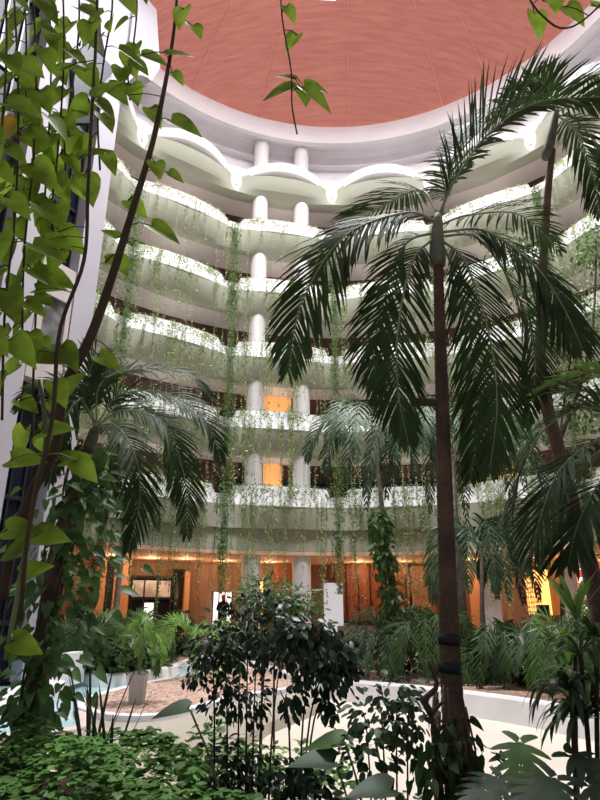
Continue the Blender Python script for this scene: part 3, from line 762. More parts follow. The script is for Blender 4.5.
# lobby railing at the left
t = thing('railing', 'brown wooden railing with slim balusters at the lobby edge by the tower', 'railing', PR(95, 625, 13.9))
b = MB(); a0, a1 = angle_of(PR(60, 625, 14.1)), angle_of(PR(112, 625, 14.1))
b.arc([(14.06, 1.35), (14.06, 1.43), (14.14, 1.43), (14.14, 1.35)], a0, a1, 10); b.build('handrail', M['redwood'], t)
b = MB()
for i in range(26):
    q = ring(a0 + (a1 - a0) * i / 25, 14.1, .90); b.box(q, (.035, .035, .92))
b.build('balusters', M['redwood'], t)
# standing person (dark silhouette, seen from far away)
def person(base, face):
    t = thing('person', 'person in black standing in the lobby with folded arms, seen from behind the shrubs', 'person', base, face)
    S = .98
    J = [((0, 0, .95), .15), ((0, 0, 1.15), .145), ((0, 0, 1.36), .17), ((0, .0, 1.50), .075), ((0, -.01, 1.56), .06)]
    edges = [(0, 1), (1, 2), (2, 3), (3, 4)]; vs = [j[0] for j in J]; rs = [j[1] for j in J]
    def chain(root, pts):
        i = root
        for p, r in pts: vs.append(p); rs.append(r); edges.append((i, len(vs) - 1)); i = len(vs) - 1
    for s in (-1, 1):
        chain(0, [((s * .10, 0, .86), .10), ((s * .11, -.02, .50), .065), ((s * .11, 0, .10), .045), ((s * .12, -.14, .05), .04)])
        chain(2, [((s * .19, 0, 1.42), .065), ((s * .26, .02, 1.16), .048), ((s * .02, -.22, 1.12), .036), ((-s * .08, -.22, 1.14), .03)])
    me = bpy.data.meshes.new('body'); me.from_pydata(vs, edges, []); o = bpy.data.objects.new('body', me); COL.objects.link(o); o.parent = t
    sk = o.modifiers.new('s', 'SKIN'); me.skin_vertices or me.attributes
    for i, r in enumerate(rs): me.skin_vertices[0].data[i].radius = (r, r)
    me.skin_vertices[0].data[0].use_root = True
    ss = o.modifiers.new('ss', 'SUBSURF'); ss.levels = 1; ss.render_levels = 1
    me.materials.append(M['cloth'])
    b = MB(); b.lathe((0, -.01, 1.54), [(.02, 0), (.06, .02), (.078, .08), (.085, .13), (.08, .18), (.05, .225), (.01, .24)], 14)
    b.box((0, -.095, 1.65), (.02, .03, .035)); linkl('head', fixed(b, 'head', M['skin'], True), t)
    b = MB(); b.lathe((0, .012, 1.62), [(.086, 0), (.092, .05), (.088, .11), (.055, .155), (.01, .17)], 14); linkl('hair', fixed(b, 'hair', M['cloth'], True), t)
try:
    pp = PR(222, 632, 14.3)
    person((pp[0], pp[1], .45), 0)
except Exception as e:
    print('person', e)
def add_lamps():
    for i, (x, y, r) in enumerate(((186, 560, 15.0), (152, 560, 15.3), (110, 560, 15), (225, 560, 15.5), (270, 560, 15.5), (360, 560, 15.2), (400, 560, 15.2), (470, 560, 15), (530, 562, 15), (575, 562, 15))):
        p = PR(x, y, r); lab = ('by the glass entrance', 'over the glass entrance', 'near the tower', 'above the standing person', 'between the twin columns', 'over the wooden doors', 'at the far end of the wooden doors', 'behind the small palms', 'over the orange doorway', 'by the stained glass')[i]
        t = thing('ceiling_lamp', 'round warm recessed lobby ceiling lamp ' + lab, 'lamp', (p[0], p[1], 3.74), 0, 'recessed lobby lamps')
        b = MB(); b.lathe((0, 0, -.03), [(.16, 0), (.16, .035), (.11, .035), (.11, 0)], 16); linkl('trim', fixed(b, 'trim', M['white']), t)
        b = MB(); b.lathe((0, 0, -.015), [(.10, 0), (.10, .02)], 16); linkl('bulb', fixed(b, 'bulb', M['glow_lamp']), t)
        l = light('lamp_light', 'POINT', (p[0], p[1], 3.45), 34, (1.0, .60, .32), .15)
add_lamps()

# ================================================================== PLANTS
def PV(lst): return [P(*q) for q in lst]

# ---- big palm in front
D = 4.5
c0 = (437, 215, D)
fr = [
 (PV([(438, 222, D), (405, 213, D - .05), (345, 236, D - .2), (303, 300, D - .3), (288, 372, D - .35)]), dict(L=.62, droop=.75, n=68, vee=-.1, nrm=(.1, -.75, .65))),
 (PV([(438, 214, D), (420, 190, D + .3), (385, 205, D + .7), (340, 235, D + .9), (315, 275, D + 1.0)]), dict(L=.55, droop=.8, n=58)),
 (PV([(440, 212, D), (455, 180, D - .05), (487, 135, D - .2), (535, 103, D - .35), (605, 96, D - .5)]), dict(L=.62, droop=.35, n=62, ang=60, vee=.45, w=.028)),
 (PV([(442, 214, D), (452, 160, D + .2), (475, 120, D + .5), (520, 112, D + .9)]), dict(L=.55, droop=.5, n=56)),
 (PV([(441, 232, D), (485, 231, D - .15), (533, 264, D - .3), (562, 305, D - .35), (582, 348, D - .4)]), dict(L=.60, droop=.7, n=68, vee=-.1, nrm=(.1, -.75, .65))),
 (PV([(441, 240, D), (465, 262, D - .2), (488, 330, D - .35), (497, 400, D - .4), (490, 470, D - .4)]), dict(L=.55, droop=.7, n=62, vee=0, nrm=(.1, -.8, .6))),
 (PV([(440, 240, D), (455, 275, D + .2), (472, 350, D + .3), (478, 420, D + .3), (470, 478, D + .3)]), dict(L=.5, droop=.7, n=60, vee=0, nrm=(.1, -.8, .6))),
 (PV([(440, 236, D), (480, 240, D + .35), (520, 300, D + .6), (535, 360, D + .7), (528, 420, D + .7)]), dict(L=.5, droop=.8, n=58, nrm=(0, -.7, .7))),
 (PV([(436, 236, D), (412, 262, D - .1), (398, 330, D - .2), (398, 390, D - .2), (408, 442, D - .2)]), dict(L=.5, droop=.6, n=60, vee=0, nrm=(.1, -.8, .6))),
 (PV([(436, 232, D), (405, 245, D + .2), (384, 300, D + .3), (374, 350, D + .35), (378, 402, D + .35)]), dict(L=.5, droop=.7, n=58, nrm=(0, -.8, .6))),
 (PV([(440, 225, D), (470, 215, D + .4), (520, 215, D + .9), (560, 250, D + 1.2)]), dict(L=.5, droop=.6, n=40)),
]
base = P(457, 830, D); base[2] = 0
tr = [(base[0], base[1], 0), P(456, 770, D), P(450, 650, D), P(447, 560, D), P(443, 430, D), P(440, 330, D), P(438, 262, D)]
palm('palm_tree', 'tall dark palm with a slender brown trunk and drooping fronds, nearest to the camera', base, tr, .088, .040, fr, M['leaf_dark'], M['bark'], n=46, rr=.014, seed=11, shaft=(PV([(438, 266, D), (437, 240, D), (438, 214, D)]), .062), rings=75, w=.024)
pm = bpy.data.objects['palm_tree']
for y in (634, 662):
    b = MB(); p = P(449.5, y, D); q = P(449.5, y + 11, D); b.tube([q, p], .083, 14); tag(b.build('strap', M['strap'], pm, True), 'black rubber strap around the trunk')
b = MB(); b.tube([P(441, 403, D), P(428, 402, D), P(411, 402, D)], [.045, .036, .040], 10); b.build('cut_stub', M['bark'], pm, True)

# ---- palm beside the tower, trunk wrapped in climbing leaves
D = 7.0; c0 = (97, 425, D)
tips = [([(97, 424, D), (120, 395, D), (165, 393, D), (205, 420, D), (222, 462, D)], {}), ([(97, 426, D), (125, 410, D - .2), (165, 425, D - .3), (185, 480, D - .3), (187, 535, D - .3)], {}),
        ([(96, 428, D), (115, 425, D - .4), (135, 455, D - .6), (140, 500, D - .6), (128, 552, D - .6)], {}), ([(95, 425, D), (85, 390, D + .1), (72, 400, D + .2), (50, 440, D + .2)], {}),
        ([(96, 425, D), (100, 385, D), (130, 370, D + .2), (185, 372, D + .4), (215, 400, D + .5)], dict(L=.4)), ([(95, 424, D), (88, 385, D), (95, 360, D), (110, 350, D - .2)], dict(L=.42)),
        ([(95, 426, D), (80, 400, D - .3), (60, 430, D - .5), (50, 480, D - .6)], {}), ([(96, 428, D), (105, 430, D + .3), (120, 470, D + .6), (125, 520, D + .6)], {}),
        ([(97, 426, D), (130, 400, D + .4), (170, 440, D + .8), (175, 500, D + .9)], {}), ([(95, 424, D), (70, 385, D), (40, 385, D), (15, 410, D)], dict(L=.4))]
fr = [(PV(a), dict(n=52, L=.50, droop=.7, w=.025, nrm=(.1, -.7, .7)) | e) for a, e in tips]
base = P(28, 745, D); base[2] = 0
trp = [(base[0], base[1], 0), P(33, 715, D), P(44, 640, D), P(56, 560, D), P(72, 500, D), P(86, 455, D), P(95, 430, D)]
tow_palm = palm('palm_tree', 'leaning dark palm beside the white tower, its trunk wrapped in climbing vines', base, trp, .13, .06, fr, M['leaf_dark'], M['bark'], seed=12, shaft=(PV([(88, 452, D), (93, 438, D), (97, 424, D)]), .065), rings=50)
rg = random.Random(31); t = thing('climbing_vine', 'broad leaved climbing vine covering the trunk of the leaning palm', 'vine', base)
b = MB(); pts = []; ds = []; ns = []; ss = []
C = spline(trp, 60)
for i in range(560):
    u = rg.random() * .84; c = C[int(u * 58)]; wd = .10 + .24 * math.sin(PI * min(1, max(0, (u - .10) / .76)))
    off = np.array([rg.gauss(.12 * (u > .25), wd), rg.gauss(-.1, .15), rg.gauss(0, .12)])
    if u < .25: off *= .7
    pts.append(c + off); ds.append((off[0] * 1.5 + rg.gauss(0, .4), rg.gauss(-.3, .4), -abs(rg.gauss(.5, .3)))); ns.append((rg.gauss(0, .4), -.6, .8)); ss.append(rg.uniform(.10, .20))
leaves(b, 'heart', pts, ds, ns, ss, .8); link('foliage', b.mesh('foliage', M['leaf_mid'], True), t)
b = MB()
for s in range(6):
    ph = rg.uniform(0, 6); b.tube([c + np.array([.13 * math.cos(ph + i * .3), -.05 + .13 * math.sin(ph + i * .3), 0]) for i, c in enumerate(C[:54:2])], .012, 5)
b.build('stem', M['stem_brown'], t, True)

# ---- middle-distance palms (crowns), sizes read off the photograph
def far_palm(label, cpx, cpy, D, length_px, trunk_px, r0, nf, leafm, seed, rise=.35, fall=.9, L=.36, barkm=None, rootz=0.0, n=30, w=.024, az=None, droop=.8, group=None, name='palm_tree', basexy=None):
    rng = random.Random(seed); c = P(cpx, cpy, D); l = length_px * D * 1.06 / 600
    base = P(*trunk_px[0], D) if trunk_px else c; base = np.array([base[0], base[1], rootz])
    tr = [base] + [P(x, y, D) for x, y in trunk_px[1:]] + [c] if trunk_px else [base, c]
    fr = [(f, dict(n=n, L=L * rng.uniform(.85, 1.1), droop=droop, w=w, nrm=(0, -.7, .7))) for f in auto_fronds(c, nf, l, l * rise, l * fall, rng, az0=rng.random(), az_range=az)]
    return palm(name, label, base, tr, r0, r0 * .6, fr, leafm, barkm or M['bark_grey'], group=group, seed=seed, rings=30, rr=.012)
far_palm('small palm with a thin grey trunk standing before the wooden doors', 374, 432, 17.5, 62, [(398, 660), (388, 560), (380, 490)], .09, 13, M['leaf_blue'], 21, L=.66, w=.055, fall=.8)
far_palm('bushy blue green palm just behind the big front trunk', 452, 455, 16.5, 82, [(468, 670), (462, 600), (455, 520)], .12, 16, M['leaf_blue'], 22, L=.70, w=.05, rise=.5, fall=.8)
far_palm('low palm with hanging fronds in the bed right of the big trunk', 482, 548, 16, 50, [(482, 660), (482, 600)], .07, 14, M['leaf_blue'], 23, L=.6, w=.05, rise=.45, fall=1.0)
far_palm('dark full palm crown near the lobby behind the right hand fronds', 580, 520, 15.5, 62, [(600, 660), (590, 590)], .09, 12, M['leaf_dark'], 24, L=.55, w=.045, fall=.9)
far_palm('young palm with slim trunks in front of the glass entrance', 128, 500, 21, 30, [(114, 640), (120, 570)], .11, 9, M['leaf_dark'], 25, L=.4, w=.04)
# tall palm at the right edge, with its crown high up
D = 6.0
tr = [np.array([*P(612, 700, D)[:2], 0]), P(597, 600, D), P(575, 520, D), P(556, 440, D), P(541, 370, D), P(543, 270, D), P(548, 190, D), P(553, 150, D)]
fr = [(PV(a), dict(n=42, L=.55, droop=.6, w=.03)) for a in (
    [(556, 112, D), (530, 95, D), (500, 110, D), (478, 150, D)], [(556, 112, D), (545, 85, D - .2), (525, 80, D - .5), (500, 105, D - .6)],
    [(557, 112, D), (585, 100, D), (620, 110, D), (650, 140, D)], [(557, 115, D), (575, 120, D - .2), (600, 150, D - .4), (615, 195, D - .5)],
    [(557, 112, D), (570, 85, D + .2), (600, 75, D + .4), (640, 90, D + .4)], [(556, 115, D), (575, 130, D + .3), (592, 170, D + .5), (600, 215, D + .6)])]
palm('palm_tree', 'tall palm at the edge with a leaning grey trunk and a crown high above', tr[0], tr, .095, .034, fr, M['leaf_dark'], M['bark'], seed=14, shaft=(PV([(546, 158, D), (552, 134, D), (557, 108, D)]), .055), rings=60)
# large dark fronds sweeping in from the right
D = 4.6; fr = [(PV(a), dict(n=44, L=.50, droop=.55, w=.028)) for a in (
    [(640, 440, D), (600, 408, D), (555, 420, D), (522, 465, D), (508, 530, D)], [(640, 450, D), (600, 440, D - .2), (560, 470, D - .4), (540, 520, D - .5), (530, 560, D - .5)],
    [(640, 470, D), (605, 478, D - .3), (580, 520, D - .5), (568, 565, D - .6)], [(640, 430, D), (600, 395, D + .3), (550, 392, D + .5), (510, 410, D + .6)],
    [(640, 460, D), (600, 450, D + .3), (565, 490, D + .6), (550, 560, D + .7)])]
bs = P(650, 700, D); bs[2] = 0
palm('palm_tree', 'palm whose dark fronds sweep in below the bright green frond', bs, [bs, P(645, 560, D), P(640, 455, D)], .09, .06, fr, M['leaf_dark'], M['bark'], seed=15)
# bright green frond above it
D = 4.9; fr = [(PV(a), dict(n=34, L=.42, droop=.25, w=.022, vee=.1)) for a in (
    [(650, 385, D), (605, 372, D), (570, 376, D), (532, 392, D)], [(650, 380, D), (610, 350, D + .2), (585, 335, D + .3), (560, 330, D + .3)])]
bs = P(655, 700, D); bs[2] = 0
palm('palm_tree', 'bright lime green palm fronds at the edge of the garden', bs, [bs, P(655, 560, D), P(650, 384, D)], .06, .04, fr, M['leaf_lime'], M['bark'], seed=16)

# ---- small-leaved tree filling the right middle distance
def bush(name, label, cat, base, blobs, leafm, n, size, kind='oval', seed=1, stems=None, stem_r=.015, width=1.0, down=.4, stemm=None, group=None):
    rng = random.Random(seed); t = thing(name, label, cat, base, group=group); b = MB(); pts = []; ds = []; ns = []; ss = []
    tot = sum(q[1] * q[2] for q in blobs)
    for c, rx, rz_ in blobs:
        c = np.array(c, float)
        for _ in range(int(n * rx * rz_ / tot)):
            v = np.array([rng.gauss(0, 1) for _ in range(3)]); v = v / np.linalg.norm(v) * rng.random() ** .45
            p = c + v * (rx, rx * .8, rz_); pts.append(p); ds.append(v + np.array([rng.gauss(0, .5), rng.gauss(0, .5), -down + rng.gauss(0, .3)])); ns.append((rng.gauss(0, .5), rng.gauss(-.3, .5), 1)); ss.append(size * rng.uniform(.7, 1.3))
    leaves(b, kind, pts, ds, ns, ss, width); link('foliage', b.mesh('foliage', leafm, True), t)
    if stems:
        b = MB()
        for s in stems: b.tube(spline(s, 10), [stem_r * (1 - .06 * i) for i in range(11)], 6)
        b.build('stem', stemm or M['stem_brown'], t, True)
    return t
D = 15.5
bs = P(560, 660, D); bs[2] = 0
bush('leafy_tree', 'airy small leaved tree hanging between the big palm and the upper balconies', 'tree', bs,
     [(P(520, 250, D), 1.1, .7), (P(545, 300, D), 1.0, .8), (P(575, 330, D), .9, 1.2), (P(525, 430, D), .9, .9), (P(585, 400, D), .8, .9), (P(595, 250, D), .7, .8)], M['leaf_mid'], 2400, .14, seed=41,
     stems=[[bs, P(562, 560, D), P(560, 440, D), P(575, 330, D)], [P(560, 440, D), P(540, 380, D), P(520, 250, D)], [P(560, 440, D), P(590, 350, D), P(597, 240, D)]], stem_r=.06)

# ---- slender tree wound with vines in front of the wooden doors
D = 17.0; bs = P(402, 662, D); bs[2] = 0
bush('vine_covered_sapling', 'slender sapling wrapped in leafy vine below the small palm crown', 'plant', bs,
     [(P(380, 525, D), .40, .55), (P(384, 560, D), .36, .6), (P(390, 600, D), .34, .6)], M['leaf_mid'], 480, .19, 'heart', seed=43, stems=[[bs, P(392, 600, D), P(382, 520, D)]], stem_r=.05, width=.7, down=.8)

# ---- central dark shrub cluster
D = 5.6
def shrub_stems(xs, top, D, spread=12):
    out = []
    for x, tx, ty in xs:
        b_ = P(x, 800, D); b_[2] = 0; out.append([b_, P(x + (tx - x) * .3, 720, D), P(tx, ty, D)])
    return out
bs = P(240, 800, D); bs[2] = 0
bush('garden_shrub', 'dark leafy shrub with many bare upright stems, the wider of the central pair', 'shrub', bs,
     [(P(248, 640, D), .55, .30), (P(215, 650, D), .26, .22), (P(265, 612, D), .38, .22), (P(222, 690, D), .2, .28), (P(240, 765, D), .42, .22), (P(215, 785, D), .3, .16), (P(285, 650, D), .25, .2), (P(195, 675, D), .14, .10), (P(250, 700, D), .22, .2)], M['leaf_deep'], 1900, .066, seed=51, width=.95,
     stems=shrub_stems([(215, 213, 660), (238, 240, 630), (246, 248, 620), (252, 258, 615), (258, 268, 630), (228, 225, 650), (268, 285, 630)], 0, D), stem_r=.011, down=.6)
D = 5.2; bs = P(298, 810, D); bs[2] = 0
bush('garden_shrub', 'dark round headed shrub on a few thin stems, the one nearer the big palm', 'shrub', bs,
     [(P(318, 645, D), .34, .20), (P(300, 630, D), .25, .16), (P(345, 660, D), .14, .15), (P(325, 672, D), .26, .16), (P(292, 700, D), .10, .14), (P(327, 705, D), .07, .10), (P(300, 778, D), .28, .12)], M['leaf_deep'], 950, .080, seed=52, width=.95,
     stems=shrub_stems([(298, 315, 640), (301, 330, 650), (292, 280, 690), (303, 340, 670)], 0, D), stem_r=.011, down=.9)
D = 9.0; bs = P(270, 700, D); bs[2] = -.2
bush('garden_shrub', 'feathery mid green shrub rising behind the central dark shrubs', 'shrub', bs, [(P(263, 594, D), .42, .30), (P(292, 602, D), .45, .25)], M['leaf_mid'], 900, .10, 'lance', seed=53, width=1.5,
     stems=[[np.array([*P(262, 690, D)[:2], -.6]), P(262, 650, D), P(255, 590, D)], [np.array([*P(275, 690, D)[:2], -.6]), P(275, 650, D), P(285, 600, D)]], stem_r=.02)
D = 4.8; bs = P(395, 815, D); bs[2] = 0
bush('garden_shrub', 'thin open shrub with small leaves between the central shrubs and the big trunk', 'shrub', bs,
     [(P(395, 690, D), .24, .12), (P(380, 715, D), .3, .16), (P(410, 720, D), .16, .2), (P(365, 750, D), .28, .18)], M['leaf_blue'], 330, .075, seed=54, stems=shrub_stems([(385, 375, 700), (395, 400, 690), (405, 415, 715), (372, 350, 725)], 0, D), stem_r=.008)
D = 4.2; bs = P(455, 830, D); bs[2] = 0
bush('climbing_vine', 'tangled climber around the foot of the big palm trunk', 'vine', bs, [(P(448, 735, D), .22, .22), (P(440, 780, D), .26, .2), (P(425, 760, D), .2, .16), (P(478, 770, D), .18, .16)], M['leaf_dark'], 120, .085, 'heart', seed=55, width=.7, down=.9,
     stems=[[P(440, 800, D), P(437, 740, D), P(432, 715, D), P(445, 700, D)], [P(470, 800, D), P(470, 750, D), P(462, 715, D)], [P(432, 715, D), P(425, 700, D), P(437, 685, D), P(428, 660, D)]], stem_r=.025)
# dead root skirt round the trunk foot
D = 4.45
b = MB(); rg = random.Random(8)
for i in range(60):
    a = rg.uniform(0, 2 * PI); z0 = rg.uniform(.5, 1.15); c = P(454, 760, D)
    p0 = np.array([c[0] + .10 * math.cos(a), c[1] + .10 * math.sin(a), z0]); b.tube([p0, p0 + (.04 * math.cos(a), .04 * math.sin(a), -.25), p0 + (.02 * math.cos(a), .02 * math.sin(a), -.55)], .010, 4)
b.build('root_skirt', M['bark'], pm, True)

# ---- taro / philodendron big leaves
def big_leaf(label, px, py, D, size, base_px, dirv, kind='heart', m='leaf_blue', name='taro_plant'):
    bs = P(*base_px, D); bs[2] = 0; t = thing(name, label, 'plant', bs); p = P(px, py, D)
    b = MB(); leaves(b, kind, [p], [dirv], [(0, -.35, 1)], [size], .95); link('leaf', b.mesh('leaf', M[m], True), t)
    b = MB(); b.tube(spline([bs, (bs + p) / 2 + (.03, 0, .05), p], 10), .008, 6); b.build('stem', M['stem_green'], t, True); return t
big_leaf('single taro leaf on a long thin stalk above the ground cover', 190, 709, 5.0, .26, (232, 800), (-1, -.3, -.05))
big_leaf('wide blue green taro leaf low beside the central shrubs', 336, 762, 4.6, .30, (352, 815), (-1, -.2, .1))
big_leaf('broad taro leaf standing above the thin open shrub', 345, 742, 4.7, .28, (366, 815), (-1, .1, -.05), m='leaf_mid')
big_leaf('dark taro leaf beside the foot of the big palm', 395, 790, 4.4, .30, (392, 830), (-1, -.3, .1))
big_leaf('mid green taro leaf to the side of the palm foot', 375, 738, 4.7, .24, (385, 815), (1, -.2, -.1), m='leaf_mid')
# monstera
for i, (px, py, s, dv, D, m, lab) in enumerate(((520, 742, .36, (-.2, -.5, -.45), 4.2, 'leaf_mid', 'bright split leaf monstera in front of the pool wall'), (570, 755, .36, (.5, -.5, -.3), 4.0, 'leaf_deep', 'dark split leaf monstera under the dracaena'),
        (555, 778, .40, (-.5, -.5, -.2), 3.8, 'leaf_blue', 'wide blue green monstera leaf lying low at the edge'), (500, 778, .34, (-.6, -.5, -.2), 4.0, 'leaf_blue', 'blue green monstera leaf beside the palm foot'), (590, 785, .36, (.3, -.6, -.2), 3.7, 'leaf_deep', 'dark monstera leaf in the bottom corner'))):
    big_leaf(lab, px, py, D, s, (px + 10, 830), dv, 'monstera', m, 'monstera_plant')

# ---- dracaena at the right edge
def strap_plant(name, label, cat, base, centers, L, n, m, seed, droop=1.2, w=.045, up=.8, stem=None, stem_r=.02, group=None):
    rng = random.Random(seed); t = thing(name, label, cat, base, group=group); b = MB()
    for c in centers:
        for i in range(n):
            a = rng.uniform(0, 2 * PI); d = np.array([math.cos(a), math.sin(a), up + rng.uniform(-.4, .9)]); d /= np.linalg.norm(d); l = L * rng.uniform(.7, 1.15)
            p = np.array(c, float); s = np.cross(d, (0, 0, 1)); s /= np.linalg.norm(s) + 1e-6; V = []
            for q in range(8):
                u = q / 7; ww = w * (.5 + 1.3 * u) * (1 - u) ** .55 + .0015
                V += [p - s * ww, p + (0, 0, -ww * .25), p + s * ww]; d = d + np.array([0, 0, -droop / 7 * (.3 + 1.4 * u)]); d /= np.linalg.norm(d); p = p + d * l / 7
            b.add(V, [f for q in range(7) for f in ((3 * q, 3 * q + 1, 3 * q + 4, 3 * q + 3), (3 * q + 1, 3 * q + 2, 3 * q + 5, 3 * q + 4))])
    link('foliage', b.mesh('foliage', m, True), t)
    if stem:
        q = MB()
        for s_ in stem: q.tube(spline(s_, 8), stem_r, 7)
        q.build('stem', M['stem_brown'], t, True)
    return t
D = 4.4; bs = P(590, 820, D); bs[2] = 0
strap_plant('dracaena_plant', 'tall dracaena with long drooping strap leaves at the edge of the basin', 'plant', bs, [P(580, 655, D), P(592, 690, D), P(584, 720, D), P(596, 640, D)], .42, 26, M['leaf_mid'], 61, droop=2.4, w=.020,
            stem=[[bs, P(588, 740, D), P(580, 650, D)], [bs, P(597, 730, D), P(596, 640, D)]], stem_r=.016)
D = 5.0; bs = P(575, 815, D); bs[2] = 0
strap_plant('dracaena_plant', 'upright broad leaved plant with fresh green spears behind the drooping dracaena', 'plant', bs, [P(577, 620, D), P(570, 665, D)], .45, 15, M['leaf_lime'], 62, droop=.8, w=.026, up=1.7, stem=[[bs, P(575, 700, D), P(577, 615, D)]], stem_r=.015)
D = 4.3; bs = P(570, 815, D); bs[2] = 0
b_ = strap_plant('dracaena_plant', 'dark hanging strap leaves of an old dracaena before the pool wall end', 'plant', bs, [P(570, 690, D), P(578, 715, D)], .40, 16, M['leaf_deep'], 63, droop=3.2, w=.022, up=.6, stem=[[bs, P(574, 750, D), P(571, 690, D)]], stem_r=.015)

# ---- snake plants near the ground cover
for x, y, D, lab, sd in ((92, 745, 6.6, 'spiky snake plant beside the pool edge, the larger', 65), (112, 748, 6.5, 'spiky snake plant beside the pool edge, the smaller', 66)):
    bs = P(x, y, D); bs[2] = 0
    strap_plant('snake_plant', lab, 'plant', bs, [bs], 1.1 if sd == 65 else .9, 9, M['leaf_deep'], sd, droop=.25, w=.018, up=2.6)
b = MB(); b.prism(gp([(72, 742), (85, 734), (118, 740), (128, 750), (120, 762), (72, 762)], .04), -.1, .08); o = b.build('stone_edging', M['concrete']); tag(o, 'grey rounded stone edging under the snake plants', 'edging')

# ---- potted palm on the gravel island
p = G(136.5, 704, -.17)
t = thing('potted_palm', 'small feathery palm in a square tapered off white pot on the gravel island', 'potted plant', p)
wpx = 19 / 600 * np.linalg.norm(p - (0, 0, 1.6)) / 2 * .72; hp = 23 / 600 * np.linalg.norm(p - (0, 0, 1.6)) * 1.03
b = MB(); q = .8
def sq(r, z): return [(p[0] + sx * r, p[1] + sy * r, p[2] + z) for sx, sy in ((-1, -1), (1, -1), (1, 1), (-1, 1))]
V = sq(wpx * .82, 0) + sq(wpx, hp) + sq(wpx * .88, hp) + sq(wpx * .85, hp - .06)
b.add(V, [(3, 2, 1, 0)] + [(i * 4 + k, i * 4 + (k + 1) % 4, i * 4 + 4 + (k + 1) % 4, i * 4 + 4 + k) for i in range(3) for k in range(4)] + [(12, 13, 14, 15)])
b.build('pot', M['pot'], t)
b = MB(); b.prism([(v[0], v[1]) for v in sq(wpx * .84, 0)], p[2] + hp - .08, p[2] + hp - .04); b.build('soil', M['soil'], t)
rg = random.Random(71); c = p + (0, 0, hp - .05)
for i in range(13):
    a = i * 2.4; l = rg.uniform(.42, .68); d = np.array([math.cos(a), math.sin(a), 0]); tall = rg.uniform(.85, 1.3)
    cur = [c, c + d * l * .12 + (0, 0, tall * .55), c + d * l * .42 + (0, 0, tall * .92), c + d * l * .8 + (0, 0, tall * .82), c + d * l * 1.05 + (0, 0, tall * .5)]
    b = MB(); rb = MB(); frond_mesh(cur, b, rb, n=24, L=.26, droop=.6, w=.02, start=.38, rng=rg, rr=.010)
    f = link('frond', b.mesh('frond', M['leaf_lime'] if i % 3 else M['leaf_mid'], False), t); link('rachis', rb.mesh('rachis', M['stem_green'], True), f)

# ---- beds behind the pool: cycads, ferns and bushes
def cycad(label, x, y, D, lpx, nf, m, seed, rise=.8, fall=.6, L=.2, w=.02, z0=0.0, name='cycad_plant', cat='plant', n=26):
    rng = random.Random(seed); bs = P(x, y, D); bs[2] = z0; t = thing(name, label, cat, bs); l = lpx * D / 600
    for cur in auto_fronds(bs, nf, l, l * rise, l * fall, rng, az0=rng.random()):
        b = MB(); rb = MB(); frond_mesh(cur, b, rb, n=n, L=L, droop=.3, w=w, start=.15, rng=rng, rr=.012, nrm=(0, -.5, .85)); f = link('frond', b.mesh('frond', m, False), t); link('rachis', rb.mesh('rachis', M['stem_green'], True), f)
    return t
cycad('wide arching fern in the bed behind the potted palm', 113, 665, 19, 42, 16, M['leaf_mid'], 81, L=.45, w=.05, rise=.9, fall=.7)
cycad('grassy fern clump in the bed close to the tower', 82, 666, 18, 30, 16, M['leaf_dark'], 82, L=.40, w=.045, rise=1.1, fall=.8)
cycad('bright arching palm fronds at the end of the bed before the entrance', 198, 628, 18, 44, 9, M['leaf_lime'], 83, L=.38, w=.04, rise=.5, fall=.8, z0=.6)
cycad('round fern clump between the arching fern and the entrance', 150, 650, 21, 36, 14, M['leaf_dark'], 84, L=.35, w=.045, rise=1.0, fall=.7)
cycad('spreading fan palm in front of the low stone wall', 392, 662, 17, 44, 18, M['leaf_blue'], 85, L=.42, w=.04, rise=1.0, fall=.9)
cycad('dense fan palm behind the big front trunk', 432, 664, 16, 46, 18, M['leaf_dark'], 86, L=.42, w=.04, rise=1.1, fall=.9)
cycad('dark bushy fan palm beside the white pier', 510, 668, 15, 44, 18, M['leaf_dark'], 87, L=.42, w=.04, rise=1.0, fall=.9)
cycad('dark fan palm clump under the counter', 545, 672, 14.5, 44, 18, M['leaf_blue'], 88, L=.38, w=.036, rise=1.1, fall=.9)
cycad('spreading fan palm at the right end of the bed', 480, 664, 17, 34, 16, M['leaf_blue'], 89, L=.38, w=.036, rise=.9, fall=.9)
cycad('fan palm in the shadow of the dracaena', 582, 680, 13.5, 50, 16, M['leaf_mid'], 90, L=.38, w=.036, rise=1.3, fall=.9)
def bed(label, pxl, z, m, n, size, seed, kind='oval', name='low_hedge', hgt=.35, width=1.3, cat='hedge'):
    rng = random.Random(seed); bs = G(*pxl[0], z); t = thing(name, label, cat, bs); b = MB(); C = spline([G(x, y, z) for x, y in pxl], 60); pts = []; ds = []; ns = []; ss = []
    for _ in range(n):
        c = C[rng.randrange(len(C))]; p = c + (rng.gauss(0, .3), rng.gauss(0, .3), abs(rng.gauss(0, hgt))); pts.append(p); ds.append((rng.gauss(0, 1), rng.gauss(-.3, .8), rng.gauss(.3, .6))); ns.append((rng.gauss(0, .5), -.4, 1)); ss.append(size * rng.uniform(.7, 1.3))
    leaves(b, kind, pts, ds, ns, ss, width); link('foliage', b.mesh('foliage', m, True), t)
    return t
bed('low leafy hedge at the foot of the stone wall', [(335, 666), (380, 668), (420, 668)], 0, M['leaf_mid'], 650, .14, 91)
bed('dark undergrowth along the bed between trunk and dracaena', [(420, 672), (470, 674), (520, 680), (590, 694)], 0, M['leaf_dark'], 900, .2, 92, hgt=.45)
bed('dark leafy hedge behind the pool water near the tower', [(64, 668), (100, 672), (135, 670), (160, 662)], 0, M['leaf_dark'], 900, .2, 93, hgt=.4)
bed('leafy planting in front of the lobby railing', [(62, 660), (100, 658), (140, 657), (190, 655)], 0, M['leaf_dark'], 1200, .28, 94, hgt=.5)
bed('leafy planting under the twin columns', [(225, 657), (270, 659), (330, 660)], 0, M['leaf_dark'], 900, .26, 95, hgt=.5)

